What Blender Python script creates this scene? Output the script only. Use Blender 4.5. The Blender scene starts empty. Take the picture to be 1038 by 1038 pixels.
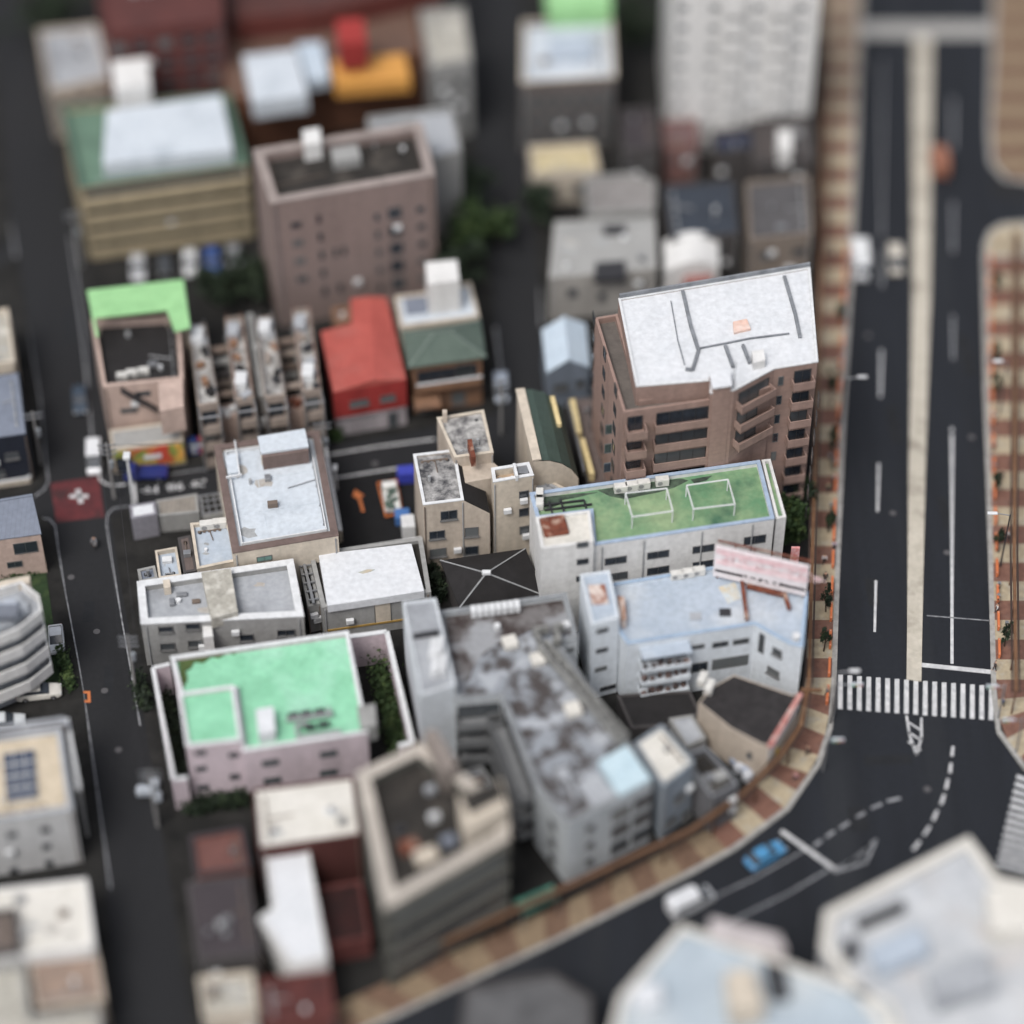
import bpy, bmesh, math, random
from mathutils import Vector, Matrix
random.seed(7)
R = math.radians
C = bpy.context.scene.collection

# ------------------------------------------------------------------ camera, sky, sun, exposure
PITCH = R(47.0); FPX = 2820.0; H = 229.0
CAM = Vector((0, -H/math.tan(PITCH), H))
cd = bpy.data.cameras.new('camera'); cam = bpy.data.objects.new('camera', cd); C.objects.link(cam)
cam.location = CAM; cam.rotation_euler = (R(90)-PITCH, 0, 0)
cd.sensor_width = 36; cd.lens = FPX/1038*36; cd.clip_start = 1; cd.clip_end = 4000
cd.dof.use_dof = True; cd.dof.focus_distance = 300.0
cd.dof.aperture_fstop = (cd.lens/1000)/14.0
bpy.context.scene.camera = cam
w = bpy.data.worlds.new('World'); bpy.context.scene.world = w; w.use_nodes = True
nt = w.node_tree; sky = nt.nodes.new('ShaderNodeTexSky'); sky.sky_type = 'NISHITA'; sky.sun_disc = False
SUN_EL, SUN_AZ = R(58), R(-148)          # azimuth measured from +Y towards +X
sky.sun_elevation = SUN_EL; sky.sun_rotation = SUN_AZ; sky.air_density = 1.0; sky.dust_density = 4.0; sky.ozone_density = 1.0
hs = nt.nodes.new('ShaderNodeHueSaturation'); hs.inputs['Saturation'].default_value = .38
nt.links.new(sky.outputs[0], hs.inputs['Color']); nt.links.new(hs.outputs[0], nt.nodes['Background'].inputs[0]); nt.nodes['Background'].inputs[1].default_value = 0.125
sd = bpy.data.lights.new('sun', 'SUN'); sun = bpy.data.objects.new('sun', sd); C.objects.link(sun)
sd.energy = 1.5; sd.angle = R(22); sd.color = (1, .97, .93)
sdir = Vector((math.sin(SUN_AZ)*math.cos(SUN_EL), math.cos(SUN_AZ)*math.cos(SUN_EL), math.sin(SUN_EL)))
sun.rotation_euler = sdir.to_track_quat('Z', 'Y').to_euler()
vs = bpy.context.scene.view_settings; vs.view_transform = 'Standard'; vs.look = 'None'; vs.gamma = 1; vs.exposure = 0.4

# ------------------------------------------------------------------ pixel of the survey -> point of the town at height z
RV = Vector((1, 0, 0)); FV = Vector((0, math.cos(PITCH), -math.sin(PITCH))); UV = Vector((0, math.sin(PITCH), math.cos(PITCH)))
def ray(u, v): return RV*((u-519)/FPX) + UV*((519-v)/FPX) + FV
def P(u, v, z=0.0):
    d = ray(u, v); k = (z-H)/d.z; return CAM + d*k

# ------------------------------------------------------------------ materials
def lin(c):
    v = [((x/255)/12.92 if x/255 <= .04045 else ((x/255+.055)/1.055)**2.4) for x in c]
    L = .2126*v[0]+.7152*v[1]+.0722*v[2]
    return tuple(max(0, min(.82, (L+(x-L)*.84)*.86)) for x in v)
MATS = {}
def mat(name, c1, c2=None, scale=.6, sharp=.5, rough=.8, kind='roof', c3=None, bump=.0, metal=0, spec=.3, streak=None):
    if name in MATS: return MATS[name]
    m = bpy.data.materials.new(name); m.use_nodes = True; n = m.node_tree.nodes; l = m.node_tree.links
    b = n['Principled BSDF']; b.inputs['Roughness'].default_value = rough; b.inputs['Metallic'].default_value = metal
    b.inputs['Specular IOR Level'].default_value = spec
    a = lin(c1)+(1,)
    if c2 is None: c2 = tuple(x*.86 for x in c1)
    g = n.new('ShaderNodeNewGeometry'); mp = n.new('ShaderNodeMapping'); l.new(g.outputs['Position'], mp.inputs[0])
    if kind == 'wall': mp.inputs['Scale'].default_value = (1, 1, .18)
    if kind == 'road': mp.inputs['Scale'].default_value = (1, .07, 1)
    no = n.new('ShaderNodeTexNoise'); no.inputs['Scale'].default_value = scale; no.inputs['Detail'].default_value = 6; no.inputs['Roughness'].default_value = .62
    l.new(mp.outputs[0], no.inputs[0])
    cr = n.new('ShaderNodeValToRGB'); w_ = (1-sharp)*.28+.01
    cr.color_ramp.elements[0].position = .5-w_; cr.color_ramp.elements[0].color = a
    cr.color_ramp.elements[1].position = .5+w_; cr.color_ramp.elements[1].color = lin(c2)+(1,)
    l.new(no.outputs['Fac'], cr.inputs[0]); out = cr.outputs[0]
    if c3:
        n2 = n.new('ShaderNodeTexNoise'); n2.inputs['Scale'].default_value = scale*.55; n2.inputs['Detail'].default_value = 7
        ad = n.new('ShaderNodeVectorMath'); ad.inputs[1].default_value = (37, 11, 5); l.new(mp.outputs[0], ad.inputs[0]); l.new(ad.outputs[0], n2.inputs[0])
        r2 = n.new('ShaderNodeValToRGB'); r2.color_ramp.elements[0].position = .53; r2.color_ramp.elements[1].position = .58+w_*.5
        l.new(n2.outputs['Fac'], r2.inputs[0])
        mx = n.new('ShaderNodeMixRGB'); l.new(r2.outputs[0], mx.inputs[0]); l.new(out, mx.inputs[1]); mx.inputs[2].default_value = lin(c3)+(1,); out = mx.outputs[0]
    # fine grain
    nf = n.new('ShaderNodeTexNoise'); nf.inputs['Scale'].default_value = 1.7; nf.inputs['Detail'].default_value = 5; l.new(g.outputs['Position'], nf.inputs[0])
    rf = n.new('ShaderNodeMapRange'); rf.inputs[1].default_value = .3; rf.inputs[2].default_value = .7; rf.inputs[3].default_value = .9; rf.inputs[4].default_value = 1.08
    l.new(nf.outputs['Fac'], rf.inputs[0])
    m2 = n.new('ShaderNodeVectorMath'); m2.operation = 'SCALE'; l.new(out, m2.inputs[0]); l.new(rf.outputs[0], m2.inputs['Scale']); out = m2.outputs[0]
    if streak:   # joints between sheets / tiles: (axis, period m, depth)
        ax, per, dep = streak
        sp = n.new('ShaderNodeSeparateXYZ'); l.new(g.outputs['Position'], sp.inputs[0])
        md = n.new('ShaderNodeMath'); md.operation = 'MODULO'
        ab = n.new('ShaderNodeMath'); ab.operation = 'ADD'; ab.inputs[1].default_value = 2000; l.new(sp.outputs[ax], ab.inputs[0]); l.new(ab.outputs[0], md.inputs[0]); md.inputs[1].default_value = per
        lt = n.new('ShaderNodeMath'); lt.operation = 'LESS_THAN'; lt.inputs[1].default_value = per*.14; l.new(md.outputs[0], lt.inputs[0])
        mm = n.new('ShaderNodeMath'); mm.operation = 'MULTIPLY_ADD'; mm.inputs[1].default_value = -dep; mm.inputs[2].default_value = 1; l.new(lt.outputs[0], mm.inputs[0])
        m3 = n.new('ShaderNodeVectorMath'); m3.operation = 'SCALE'; l.new(out, m3.inputs[0]); l.new(mm.outputs[0], m3.inputs['Scale']); out = m3.outputs[0]
    l.new(out, b.inputs['Base Color'])
    if bump:
        bp = n.new('ShaderNodeBump'); bp.inputs['Strength'].default_value = bump; bp.inputs['Distance'].default_value = .05; l.new(nf.outputs['Fac'], bp.inputs['Height']); l.new(bp.outputs[0], b.inputs['Normal'])
    MATS[name] = m; return m
def wallm(name, c, dirty=.82, **k):
    return mat(name, c, tuple(x*dirty for x in c), scale=.5, sharp=.1, kind='wall', **k)
def plain(name, c, rough=.6, metal=0, spec=.4):
    return mat(name, c, tuple(x*.93 for x in c), scale=1.5, sharp=0, rough=rough, metal=metal, spec=spec)

asphalt = mat('asphalt', (42, 43, 46), (29, 30, 33), .09, .0, .85, c3=(40, 40, 43), kind='road')
asphalt_new = mat('fresh_asphalt', (36, 40, 48), (25, 28, 34), .3, .1, .8, kind='road', c3=(42, 45, 50))
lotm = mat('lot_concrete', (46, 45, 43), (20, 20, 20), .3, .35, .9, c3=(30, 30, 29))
carparkm = mat('carpark_asphalt', (30, 30, 32), (22, 22, 24), .4, .2, .9)
redroad = mat('red_road_paint', (112, 46, 50), (84, 40, 44), .7, .3, .8, c3=(66, 42, 44))
paint = mat('road_paint', (222, 222, 222), (170, 172, 176), 1.2, .2, .7)
paint_old = mat('worn_road_paint', (168, 170, 174), (96, 98, 104), 1.6, .35, .8)
orange_paint = plain('orange_paint', (222, 120, 44))
medianm = mat('median_concrete', (206, 198, 182), (176, 168, 152), .5, .1, .85, c3=(150, 142, 128))
kerbm = mat('kerb_stone', (178, 176, 172), (140, 138, 134), 1.2, .2, .85)
tile_b = mat('brown_paving', (140, 98, 80), (112, 76, 64), 1.4, .3, .8, c3=(124, 92, 80))
tile_y = mat('beige_paving', (192, 176, 144), (160, 144, 118), 1.4, .3, .8, c3=(172, 164, 146))
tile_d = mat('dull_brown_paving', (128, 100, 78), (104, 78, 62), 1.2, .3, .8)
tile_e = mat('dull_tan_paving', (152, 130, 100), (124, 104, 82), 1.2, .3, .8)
glass = mat('window_glass', (34, 40, 48), (58, 66, 76), .5, .2, .12, spec=.8)
def vary(m, pale):
    n = m.node_tree.nodes; l = m.node_tree.links; b = n['Principled BSDF']; src = b.inputs['Base Color'].links[0].from_socket
    oi = n.new('ShaderNodeObjectInfo'); cr = n.new('ShaderNodeValToRGB'); cr.color_ramp.interpolation = 'CONSTANT'
    e = cr.color_ramp.elements; e[0].position = 0; e[0].color = (0, 0, 0, 1); e[1].position = .6; e[1].color = (.25, .25, .25, 1); x = e.new(.82); x.color = (.6, .6, .6, 1)
    l.new(oi.outputs['Random'], cr.inputs[0]); mx = n.new('ShaderNodeMixRGB'); l.new(cr.outputs[0], mx.inputs[0]); l.new(src, mx.inputs[1]); mx.inputs[2].default_value = lin(pale)+(1,); l.new(mx.outputs[0], b.inputs['Base Color'])
vary(glass, (130, 134, 134))
glass_pale = mat('pale_window_glass', (96, 108, 112), (60, 70, 76), .7, .3, .15, spec=.8)
framem = plain('aluminium_frame', (168, 170, 172), .4, .0)
frame_mid = plain('bronze_frame', (104, 104, 104), .5)
frame_dark = plain('dark_frame', (70, 68, 68), .5)
steel = plain('galvanised_steel', (158, 160, 164), .4, .5)
darksteel = plain('dark_steel', (52, 52, 56), .6)
whitep = mat('white_paint', (226, 228, 230), (206, 208, 210), .7, .1, .6)
rust = mat('rust', (142, 74, 48), (90, 48, 36), 1.3, .3, .9, c3=(180, 150, 130))
leafm = mat('leaves', (66, 92, 44), (38, 60, 30), 1.6, .3, .7, c3=(92, 112, 52))
leafd = mat('dark_leaves', (40, 56, 36), (26, 38, 26), 1.6, .3, .7, c3=(56, 72, 44))
barkm = plain('bark', (84, 66, 52), .9)
grassm = mat('grass', (42, 66, 32), (30, 48, 26), 1.2, .2, .9, c3=(56, 74, 36))
stain_a = mat('damp_stain', (150, 152, 152), (176, 178, 180), 1.2, .3, .6); stain_b = mat('rusty_damp_stain', (166, 156, 144), (184, 182, 178), 1.2, .3, .7)
seam_m = plain('roof_seam', (128, 130, 134), .8); pipe_m = plain('brown_pipe', (120, 104, 92), .7)
rubber = plain('rubber', (26, 26, 28), .8)

# ------------------------------------------------------------------ mesh helpers
def area2(p): return sum(p[i][0]*p[(i+1) % len(p)][1]-p[(i+1) % len(p)][0]*p[i][1] for i in range(len(p)))
def offset(poly, t):
    """inwards for t > 0; keeps the order of the points"""
    s = 1 if area2(poly) > 0 else -1; n = len(poly); out = []
    for i in range(n):
        a, b, c = [Vector((poly[j % n][0], poly[j % n][1])) for j in (i-1, i, i+1)]
        d1 = (b-a).normalized(); d2 = (c-b).normalized()
        n1 = Vector((-d1.y, d1.x))*s; n2 = Vector((-d2.y, d2.x))*s
        k = n1+n2; L = max(k.length_squared, .3); q = b + k*(2*t/L)
        out.append((q.x, q.y))
    return out
class MB:
    def __init__(s): s.v = []; s.f = []; s.m = []
    def face(s, pts, mi=0):
        b = len(s.v); s.v += [tuple(p) for p in pts]; s.f.append(list(range(b, b+len(pts)))); s.m.append(mi); return s
    def prism(s, poly, z0, z1, mi=0, top=True, bottom=True):
        poly = [(p[0], p[1]) for p in poly]
        if area2(poly) < 0: poly = poly[::-1]
        n = len(poly); b = len(s.v)
        f1 = z1 if callable(z1) else (lambda x, y: z1)
        s.v += [(x, y, z0) for x, y in poly]+[(x, y, f1(x, y)) for x, y in poly]
        for i in range(n):
            j = (i+1) % n; s.f.append([b+i, b+j, b+n+j, b+n+i]); s.m.append(mi)
        if top: s.f.append([b+n+i for i in range(n)]); s.m.append(mi)
        if bottom: s.f.append([b+i for i in range(n)][::-1]); s.m.append(mi)
        return s
    def ring(s, outer, inner, z0, z1, mi=0, zi=None):
        """closed wall ring: outer side down to z0, inner side down to zi"""
        zi = z0 if zi is None else zi
        if area2(outer) < 0: outer = outer[::-1]; inner = inner[::-1]
        n = len(outer); b = len(s.v)
        s.v += [(p[0], p[1], z0) for p in outer]+[(p[0], p[1], z1) for p in outer]+[(p[0], p[1], z1) for p in inner]+[(p[0], p[1], zi) for p in inner]
        for i in range(n):
            j = (i+1) % n
            for k in range(3):
                s.f.append([b+k*n+i, b+k*n+j, b+(k+1)*n+j, b+(k+1)*n+i]); s.m.append(mi)
            s.f.append([b+3*n+i, b+3*n+j, b+j, b+i]); s.m.append(mi)
        return s
    def box(s, c, size, rz=0, mi=0, M=None):
        x, y, z = [k/2 for k in size]; b = len(s.v); ca, sa = math.cos(rz), math.sin(rz)
        for dz in (-z, z):
            for dx, dy in ((-x, -y), (x, -y), (x, y), (-x, y)):
                p = Vector((c[0]+dx*ca-dy*sa, c[1]+dx*sa+dy*ca, c[2]+dz))
                s.v.append(tuple(M @ p) if M else tuple(p))
        for f in ((3, 2, 1, 0), (4, 5, 6, 7), (0, 1, 5, 4), (1, 2, 6, 5), (2, 3, 7, 6), (3, 0, 4, 7)):
            s.f.append([b+k for k in f]); s.m.append(mi)
        return s
    def tube(s, p0, p1, r, n=6, r1=None, mi=0):
        p0 = Vector(p0); p1 = Vector(p1); r1 = r if r1 is None else r1
        d = (p1-p0).normalized(); a = d.orthogonal().normalized(); c = d.cross(a); b = len(s.v)
        for p, rr in ((p0, r), (p1, r1)):
            for i in range(n):
                t = 2*math.pi*i/n; s.v.append(tuple(p+a*math.cos(t)*rr+c*math.sin(t)*rr))
        for i in range(n):
            j = (i+1) % n; s.f.append([b+i, b+j, b+n+j, b+n+i]); s.m.append(mi)
        s.f.append([b+i for i in range(n)][::-1]); s.m.append(mi); s.f.append([b+n+i for i in range(n)]); s.m.append(mi)
        return s
    def bar(s, a, b_, w_, h_, mi=0):
        """horizontal-ish bar between two points"""
        a = Vector(a); b_ = Vector(b_); d = (b_-a); L = d.length; d.normalize(); side = Vector((-d.y, d.x, 0)).normalized()*w_/2; up = Vector((0, 0, h_/2))
        b = len(s.v)
        for p in (a, b_):
            for q in (-side-up, side-up, side+up, -side+up): s.v.append(tuple(p+q))
        for f in ((0, 1, 2, 3), (7, 6, 5, 4), (0, 4, 5, 1), (1, 5, 6, 2), (2, 6, 7, 3), (3, 7, 4, 0)):
            s.f.append([b+k for k in f]); s.m.append(mi)
        return s
    def build(s, name, mats, parent=None, smooth=False, bevel=0):
        o0 = Vector((0, 0, 0)); q = parent
        while q is not None:
            o0 += Vector(q.location); q = q.parent
        me = bpy.data.meshes.new(name)
        me.from_pydata([tuple(Vector(v)-o0) for v in s.v], [], s.f)
        if not isinstance(mats, (list, tuple)): mats = [mats]
        for m in mats: me.materials.append(m)
        for p, k in zip(me.polygons, s.m): p.material_index = k; p.use_smooth = smooth
        me.update()
        bm = bmesh.new(); bm.from_mesh(me); bmesh.ops.recalc_face_normals(bm, faces=bm.faces); bm.to_mesh(me); bm.free()
        o = bpy.data.objects.new(name, me); C.objects.link(o)
        if parent is not None: o.parent = parent
        if bevel:
            bv = o.modifiers.new('bevel', 'BEVEL'); bv.width = bevel; bv.segments = 2; bv.limit_method = 'ANGLE'
        return o
def tag(o, label, cat, group=None):
    o['label'] = label; o['category'] = cat
    if group: o['group'] = group
    return o
def thing(name, label, cat, loc=(0, 0, 0), rz=0, group=None):
    o = bpy.data.objects.new(name, None); C.objects.link(o); o.location = loc; o.rotation_euler = (0, 0, rz); o.empty_display_size = .3
    return tag(o, label, cat, group)
def struct(name, mb, m, **k):
    o = mb.build(name, m, **k); o['kind'] = 'structure'; return o
def dup(root, loc, rz=0, label=None, group=None):
    def cp(o, par):
        c = o.copy(); C.objects.link(c); c.parent = par
        for ch in list(o.children): cp(ch, c)
        return c
    kids = list(root.children)
    r = root.copy(); C.objects.link(r); r.location = loc; r.rotation_euler = (0, 0, rz)
    if label: r['label'] = label
    if group: r['group'] = group
    for ch in kids: cp(ch, r)
    return r
def strip(pts, w_, z):
    mb = MB()
    for a, b in zip(pts[:-1], pts[1:]):
        a = Vector((a[0], a[1])); b = Vector((b[0], b[1])); d = (b-a).normalized(); n = Vector((-d.y, d.x))*w_/2
        a2 = a-d*w_*.3; b2 = b+d*w_*.3
        mb.prism([a2-n, b2-n, b2+n, a2+n], z-.002, z, bottom=False)
    return mb

# ------------------------------------------------------------------ ground, roads, pavements
g = MB(); g.face([(-1500, -1200, 0), (1500, -1200, 0), (1500, 1500, 0), (-1500, 1500, 0)])
struct('ground', g, asphalt)
def pad(name, px, z, m, zb=-.1, pz=None):
    mb = MB(); mb.prism([P(u, v, z if pz is None else pz) for u, v in px], zb, z); return struct(name, mb, m)
def G(px, z=0.0): return [P(u, v, z) for u, v in px]
# darker resurfaced avenue
pad('road', [(866, -80), (1012, -80), (1004, 200), (1100, 215), (1100, 235), (1000, 250), (1012, 740), (1040, 790), (1100, 800), (1100, 1200), (200, 1200), (240, 1070), (430, 1000), (690, 880), (800, 810), (838, 740), (852, 560)], .004, asphalt_new)
# block pads
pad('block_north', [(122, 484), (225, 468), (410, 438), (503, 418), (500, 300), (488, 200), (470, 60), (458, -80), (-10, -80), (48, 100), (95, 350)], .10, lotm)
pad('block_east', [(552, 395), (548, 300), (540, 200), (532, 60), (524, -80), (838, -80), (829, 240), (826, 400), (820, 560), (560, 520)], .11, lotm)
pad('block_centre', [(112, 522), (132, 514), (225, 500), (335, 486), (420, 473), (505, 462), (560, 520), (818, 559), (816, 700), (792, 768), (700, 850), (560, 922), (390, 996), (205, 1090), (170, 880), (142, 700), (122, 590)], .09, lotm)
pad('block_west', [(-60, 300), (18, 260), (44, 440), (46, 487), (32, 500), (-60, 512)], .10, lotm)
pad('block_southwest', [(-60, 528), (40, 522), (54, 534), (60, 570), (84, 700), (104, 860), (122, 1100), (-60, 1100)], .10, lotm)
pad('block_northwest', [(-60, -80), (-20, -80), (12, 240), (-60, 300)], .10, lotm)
pad('grass_verge', [(-5, 572), (40, 570), (46, 574), (62, 690), (20, 700), (-5, 640)], .14, grassm)

LK = [(876, -60), (872, 60), (866, 240), (858, 400), (852, 560), (848, 690), (844, 738), (832, 775), (800, 821), (745, 862), (690, 892), (560, 957), (430, 1017), (300, 1078)]
LI = [(838, -60), (834, 60), (829, 240), (826, 400), (820, 560), (816, 690), (811, 722), (790, 765), (768, 795), (722, 838), (672, 864), (560, 921), (390, 996), (260, 1056)]
RK = [(996, 262), (997, 400), (1001, 540), (1005, 700), (1010, 742), (1038, 780), (1075, 800)]
RI = [(1045, 262), (1045, 400), (1048, 540), (1052, 700), (1055, 722), (1070, 745), (1090, 760)]
TK = [(1006, -60), (1004, 60), (1001, 130), (1003, 165), (1018, 182), (1050, 186)]
TI = [(1056, -60), (1054, 60), (1053, 130), (1053, 163), (1054, 172), (1056, 176)]
def arclen(pts):
    L = [0]
    for a, b in zip(pts[:-1], pts[1:]): L.append(L[-1]+(Vector(b)-Vector(a)).length)
    return L
def at_len(pts, L, s):
    s = max(0, min(s, L[-1]-1e-6)); i = max(k for k in range(len(L)) if L[k] <= s); i = min(i, len(pts)-2)
    t = (s-L[i])/(L[i+1]-L[i]); return Vector(pts[i]).lerp(Vector(pts[i+1]), t)
def pavement(name, K, I, step=2.72, z=.15):
    k = [P(u, v, z) for u, v in K]; q = [P(u, v, z) for u, v in I]
    Lk = arclen(k); Li = arclen(q); n = max(2, int(Lk[-1]/step)); mb = MB()
    for i in range(n):
        a, b = [], []
        for s in (i/n, (i+1)/n):
            pk = at_len(k, Lk, s*Lk[-1]); 
            # same parameter on the inner line, by segment
            j = max(x for x in range(len(Lk)) if Lk[x] <= s*Lk[-1]+1e-9); j = min(j, len(Lk)-2); t = (s*Lk[-1]-Lk[j])/(Lk[j+1]-Lk[j])
            pq = q[j].lerp(q[j+1], t); d = (pk-pq).normalized(); a.append((pk-d*.55, pq))
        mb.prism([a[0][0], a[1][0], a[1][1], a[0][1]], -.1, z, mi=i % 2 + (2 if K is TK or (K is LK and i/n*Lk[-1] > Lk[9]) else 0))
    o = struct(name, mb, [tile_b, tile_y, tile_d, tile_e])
    kb = MB()
    for j in range(len(k)-1):
        d0 = (k[j]-q[j]).normalized()*.55; d1 = (k[j+1]-q[j+1]).normalized()*.55
        kb.prism([k[j], k[j+1], k[j+1]-d1, k[j]-d0], -.1, z+.01)
    struct('kerb', kb, kerbm); return k, q
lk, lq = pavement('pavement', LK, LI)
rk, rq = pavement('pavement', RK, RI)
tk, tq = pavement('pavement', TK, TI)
# rounded nose of the right pavement
nose = [(996, 262), (997, 246), (1003, 233), (1016, 226), (1045, 224), (1045, 262)]
nz = [P(u, v, .15) for u, v in nose]
struct('kerb', MB().ring(nz, offset(nz, .5), -.1, .155), kerbm); struct('pavement', MB().prism(offset(nz, .5), -.1, .148), tile_y)
# median
pad('median_strip', [(926, 38), (944, 38), (943, 300), (938, 480), (934, 690), (919, 688), (921, 480), (925, 300)], .16, medianm)
pad('far_crossing', [(868, 22), (1004, 22), (1004, 38), (868, 38)], .012, kerbm, zb=.0)

# painted markings
mk = MB()
def addstrip(pts, w_, z=.012, target=None):
    s = strip([P(u, v, z) for u, v in pts], w_, z); t = target or mk
    b = len(t.v); t.v += s.v; t.f += [[b+i for i in f] for f in s.f]; t.m += s.m
old = MB()
for y0, y1 in ((355, 402), (470, 518), (589, 640)): 
    addstrip([(893.5-(y0-355)*.024, y0), (893.5-(y1-355)*.024, y1)], .28)
addstrip([(894, 250), (894, 290)], .28, target=old); addstrip([(894, 60), (894, 240)], .2, target=old)
for y0, y1 in ((320, 364), (205, 255), (100, 150)): addstrip([(966, y0), (966, y1)], .28, target=old)
addstrip([(965, 441), (965, 672)], .34); addstrip([(965, 434), (965, 437)], .34)
addstrip([(935, 674), (1004, 681)], .6); addstrip([(940, 624), (1002, 629)], .16, target=old)
for i in range(17):
    u = 852+i*9.55; v0 = 684+i*.7; a = [P(u-2.4, v0, .012), P(u+2.4, v0, .012), P(u+2.2, v0+35, .012), P(u-2.6, v0+34.5, .012)]
    mk.prism(a, .010, .012, bottom=False)
for i in range(13):   # right-hand crossing
    v = 785+i*7.4; u0 = 1031-i*1.7
    mk.prism([P(u0, v, .012), P(1070, v+14, .012), P(1070, v+18, .012), P(u0-1, v+3.8, .012)], .010, .012, bottom=False)
addstrip([(793, 843), (846, 881)], .5)
for (a, b, c, d) in ((912, 809, 900, 812), (893, 815, 884, 819), (876, 824, 869, 828), (860, 834, 852, 839), (845, 843, 838, 848), (832, 852, 826, 857)): addstrip([(a, b), (c, d)], .35, target=old)
for (a, b, c, d) in ((966, 757, 965, 766), (964, 774, 963, 783), (961, 790, 959, 799), (957, 806, 954, 815), (950, 822, 946, 831), (942, 838, 937, 846), (932, 853, 926, 861)): addstrip([(a, b), (c, d)], .3)
addstrip([(919, 726), (922, 745), (929, 765), (934, 748), (934, 728)], .25)
for y in (732, 742, 752): addstrip([(921, y), (933, y+8)], .22)
addstrip([(846, 882), (870, 868), (888, 851)], .28, target=old); addstrip([(846, 884), (878, 874), (888, 852)], .28, target=old)
for k in range(4): addstrip([(852+k*8, 880-k*6), (862+k*7, 873-k*6)], .2, target=old)
addstrip([(688, 960), (800, 905), (842, 880)], .22, target=old); addstrip([(690, 925), (765, 890), (815, 862)], .2, target=old)
# side street lines
addstrip([(8, 210), (26, 320), (40, 400), (47, 470), (49, 488), (44, 497), (35, 503)], .17, target=old)
addstrip([(42, 525), (50, 526), (56, 533), (59, 556), (66, 600), (79, 668), (88, 725), (97, 790), (112, 900)], .17, target=old)
addstrip([(100, 481), (102, 487), (108, 491), (116, 492), (127, 491)], .26)
addstrip([(130, 513), (115, 515), (109, 521), (108, 532), (113, 565), (122, 620), (130, 665), (142, 735)], .17, target=old)
addstrip([(119, 530), (127, 575), (134, 620)], .15, target=old)
addstrip([(72, 240), (84, 340), (93, 440), (96, 470)], .2, target=old)
addstrip([(332, 461), (380, 453), (440, 445)], .28); addstrip([(338, 485), (380, 478), (416, 473)], .28)
addstrip([(156, 483), (224, 473)], .18, target=old)
addstrip([(135, 490), (137, 512)], .5)
addstrip([(502, 332), (508, 380)], .25, target=old); addstrip([(545, 60), (548, 330)], .2, target=old)
addstrip([(72, 503), (88, 503)], .55); addstrip([(79, 497), (82, 509)], .55)
struct('road_markings', mk, paint); struct('worn_road_markings', old, paint_old)
# red crossing patch
struct('red_road_surface', MB().prism(G([(51, 490), (100, 483), (106, 524), (57, 530)], .006), -.1, .006), redroad)
# orange square on the side street
q = G([(79, 700.5), (91.5, 700.5), (92, 712), (80, 712)], .02)
struct('orange_road_marking', MB().ring(q, offset(q, .32), .004, .024), orange_paint)
mh = MB()
for u, v in ((985, 443), (905, 520), (98, 640), (72, 585), (106, 700), (940, 800), (880, 340), (960, 560), (120, 760), (380, 470)):
    q = P(u, v, .016); mh.tube((q.x, q.y, .006), (q.x, q.y, .018), .38, 14)
struct('manhole_cover', mh, plain('manhole_iron', (92, 90, 92), .6))
pt = MB()
for u, v, a, c in ((884, 600, 1.2, 4), (906, 430, 1.3, 6), (958, 520, 1.1, 5), (980, 360, 1.4, 7), (90, 620, 1.2, 3), (110, 690, 1.0, 4), (70, 330, 1.2, 6), (270, 478, 3, .8), (900, 770, 5, 1.2), (870, 830, 2, 3)):
    q = P(u, v, .008); pt.box((q.x, q.y, .007), (a, c, .002), .04)
struct('road_patch', pt, mat('patched_asphalt', (30, 32, 36), (40, 42, 46), .6, .2, .9))
# writing on the road
def text_mesh(s):
    cu = bpy.data.curves.new('t', 'FONT'); cu.body = s; cu.size = 1; cu.offset = .015
    o = bpy.data.objects.new('t', cu); C.objects.link(o); dg = bpy.context.evaluated_depsgraph_get()
    me = bpy.data.meshes.new_from_object(o.evaluated_get(dg)); bpy.data.objects.remove(o); return me
def put_text(name, s, c, ang, sx, sy, m, parent=None, z=.014, M=None):
    me = text_mesh(s)
    xs = [v.co.x for v in me.vertices]; ys = [v.co.y for v in me.vertices]
    if not xs: return None
    mx, my = (min(xs)+max(xs))/2, (min(ys)+max(ys))/2; wx = max(xs)-min(xs); wy = max(ys)-min(ys)
    for v in me.vertices:
        p = Vector(((v.co.x-mx)/wx*sx, (v.co.y-my)/wy*sy, 0))
        v.co = M @ p if M else Matrix.Rotation(ang, 4, 'Z') @ p + Vector((c[0], c[1], z))
    me.materials.clear(); me.materials.append(m); me.update()
    o = bpy.data.objects.new(name, me); C.objects.link(o)
    if parent is not None: o.parent = parent; 
    return o
for ch, u, v in (('止', 151, 497), ('ま', 177, 493.5), ('れ', 201, 490)):
    o = put_text('road_lettering', ch, P(u, v), R(90)+R(8), 1.2, 2.0, paint)
    if o: o['kind'] = 'structure'
# orange arrow painted in the car park
pad('car_park', [(336, 488), (420, 477), (428, 552), (350, 564)], .115, carparkm)
am = MB()
for pts, w_ in (([(368, 518), (363, 501)], .5),):
    s = strip([P(u, v, .14) for u, v in pts], w_*.7, .14); am.v += s.v; am.f += s.f; am.m += s.m
am.prism(G([(357, 503), (360, 496), (369, 502), (364, 506)], .14), .138, .142, bottom=False)
struct('orange_arrow', am, orange_paint)

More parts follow.
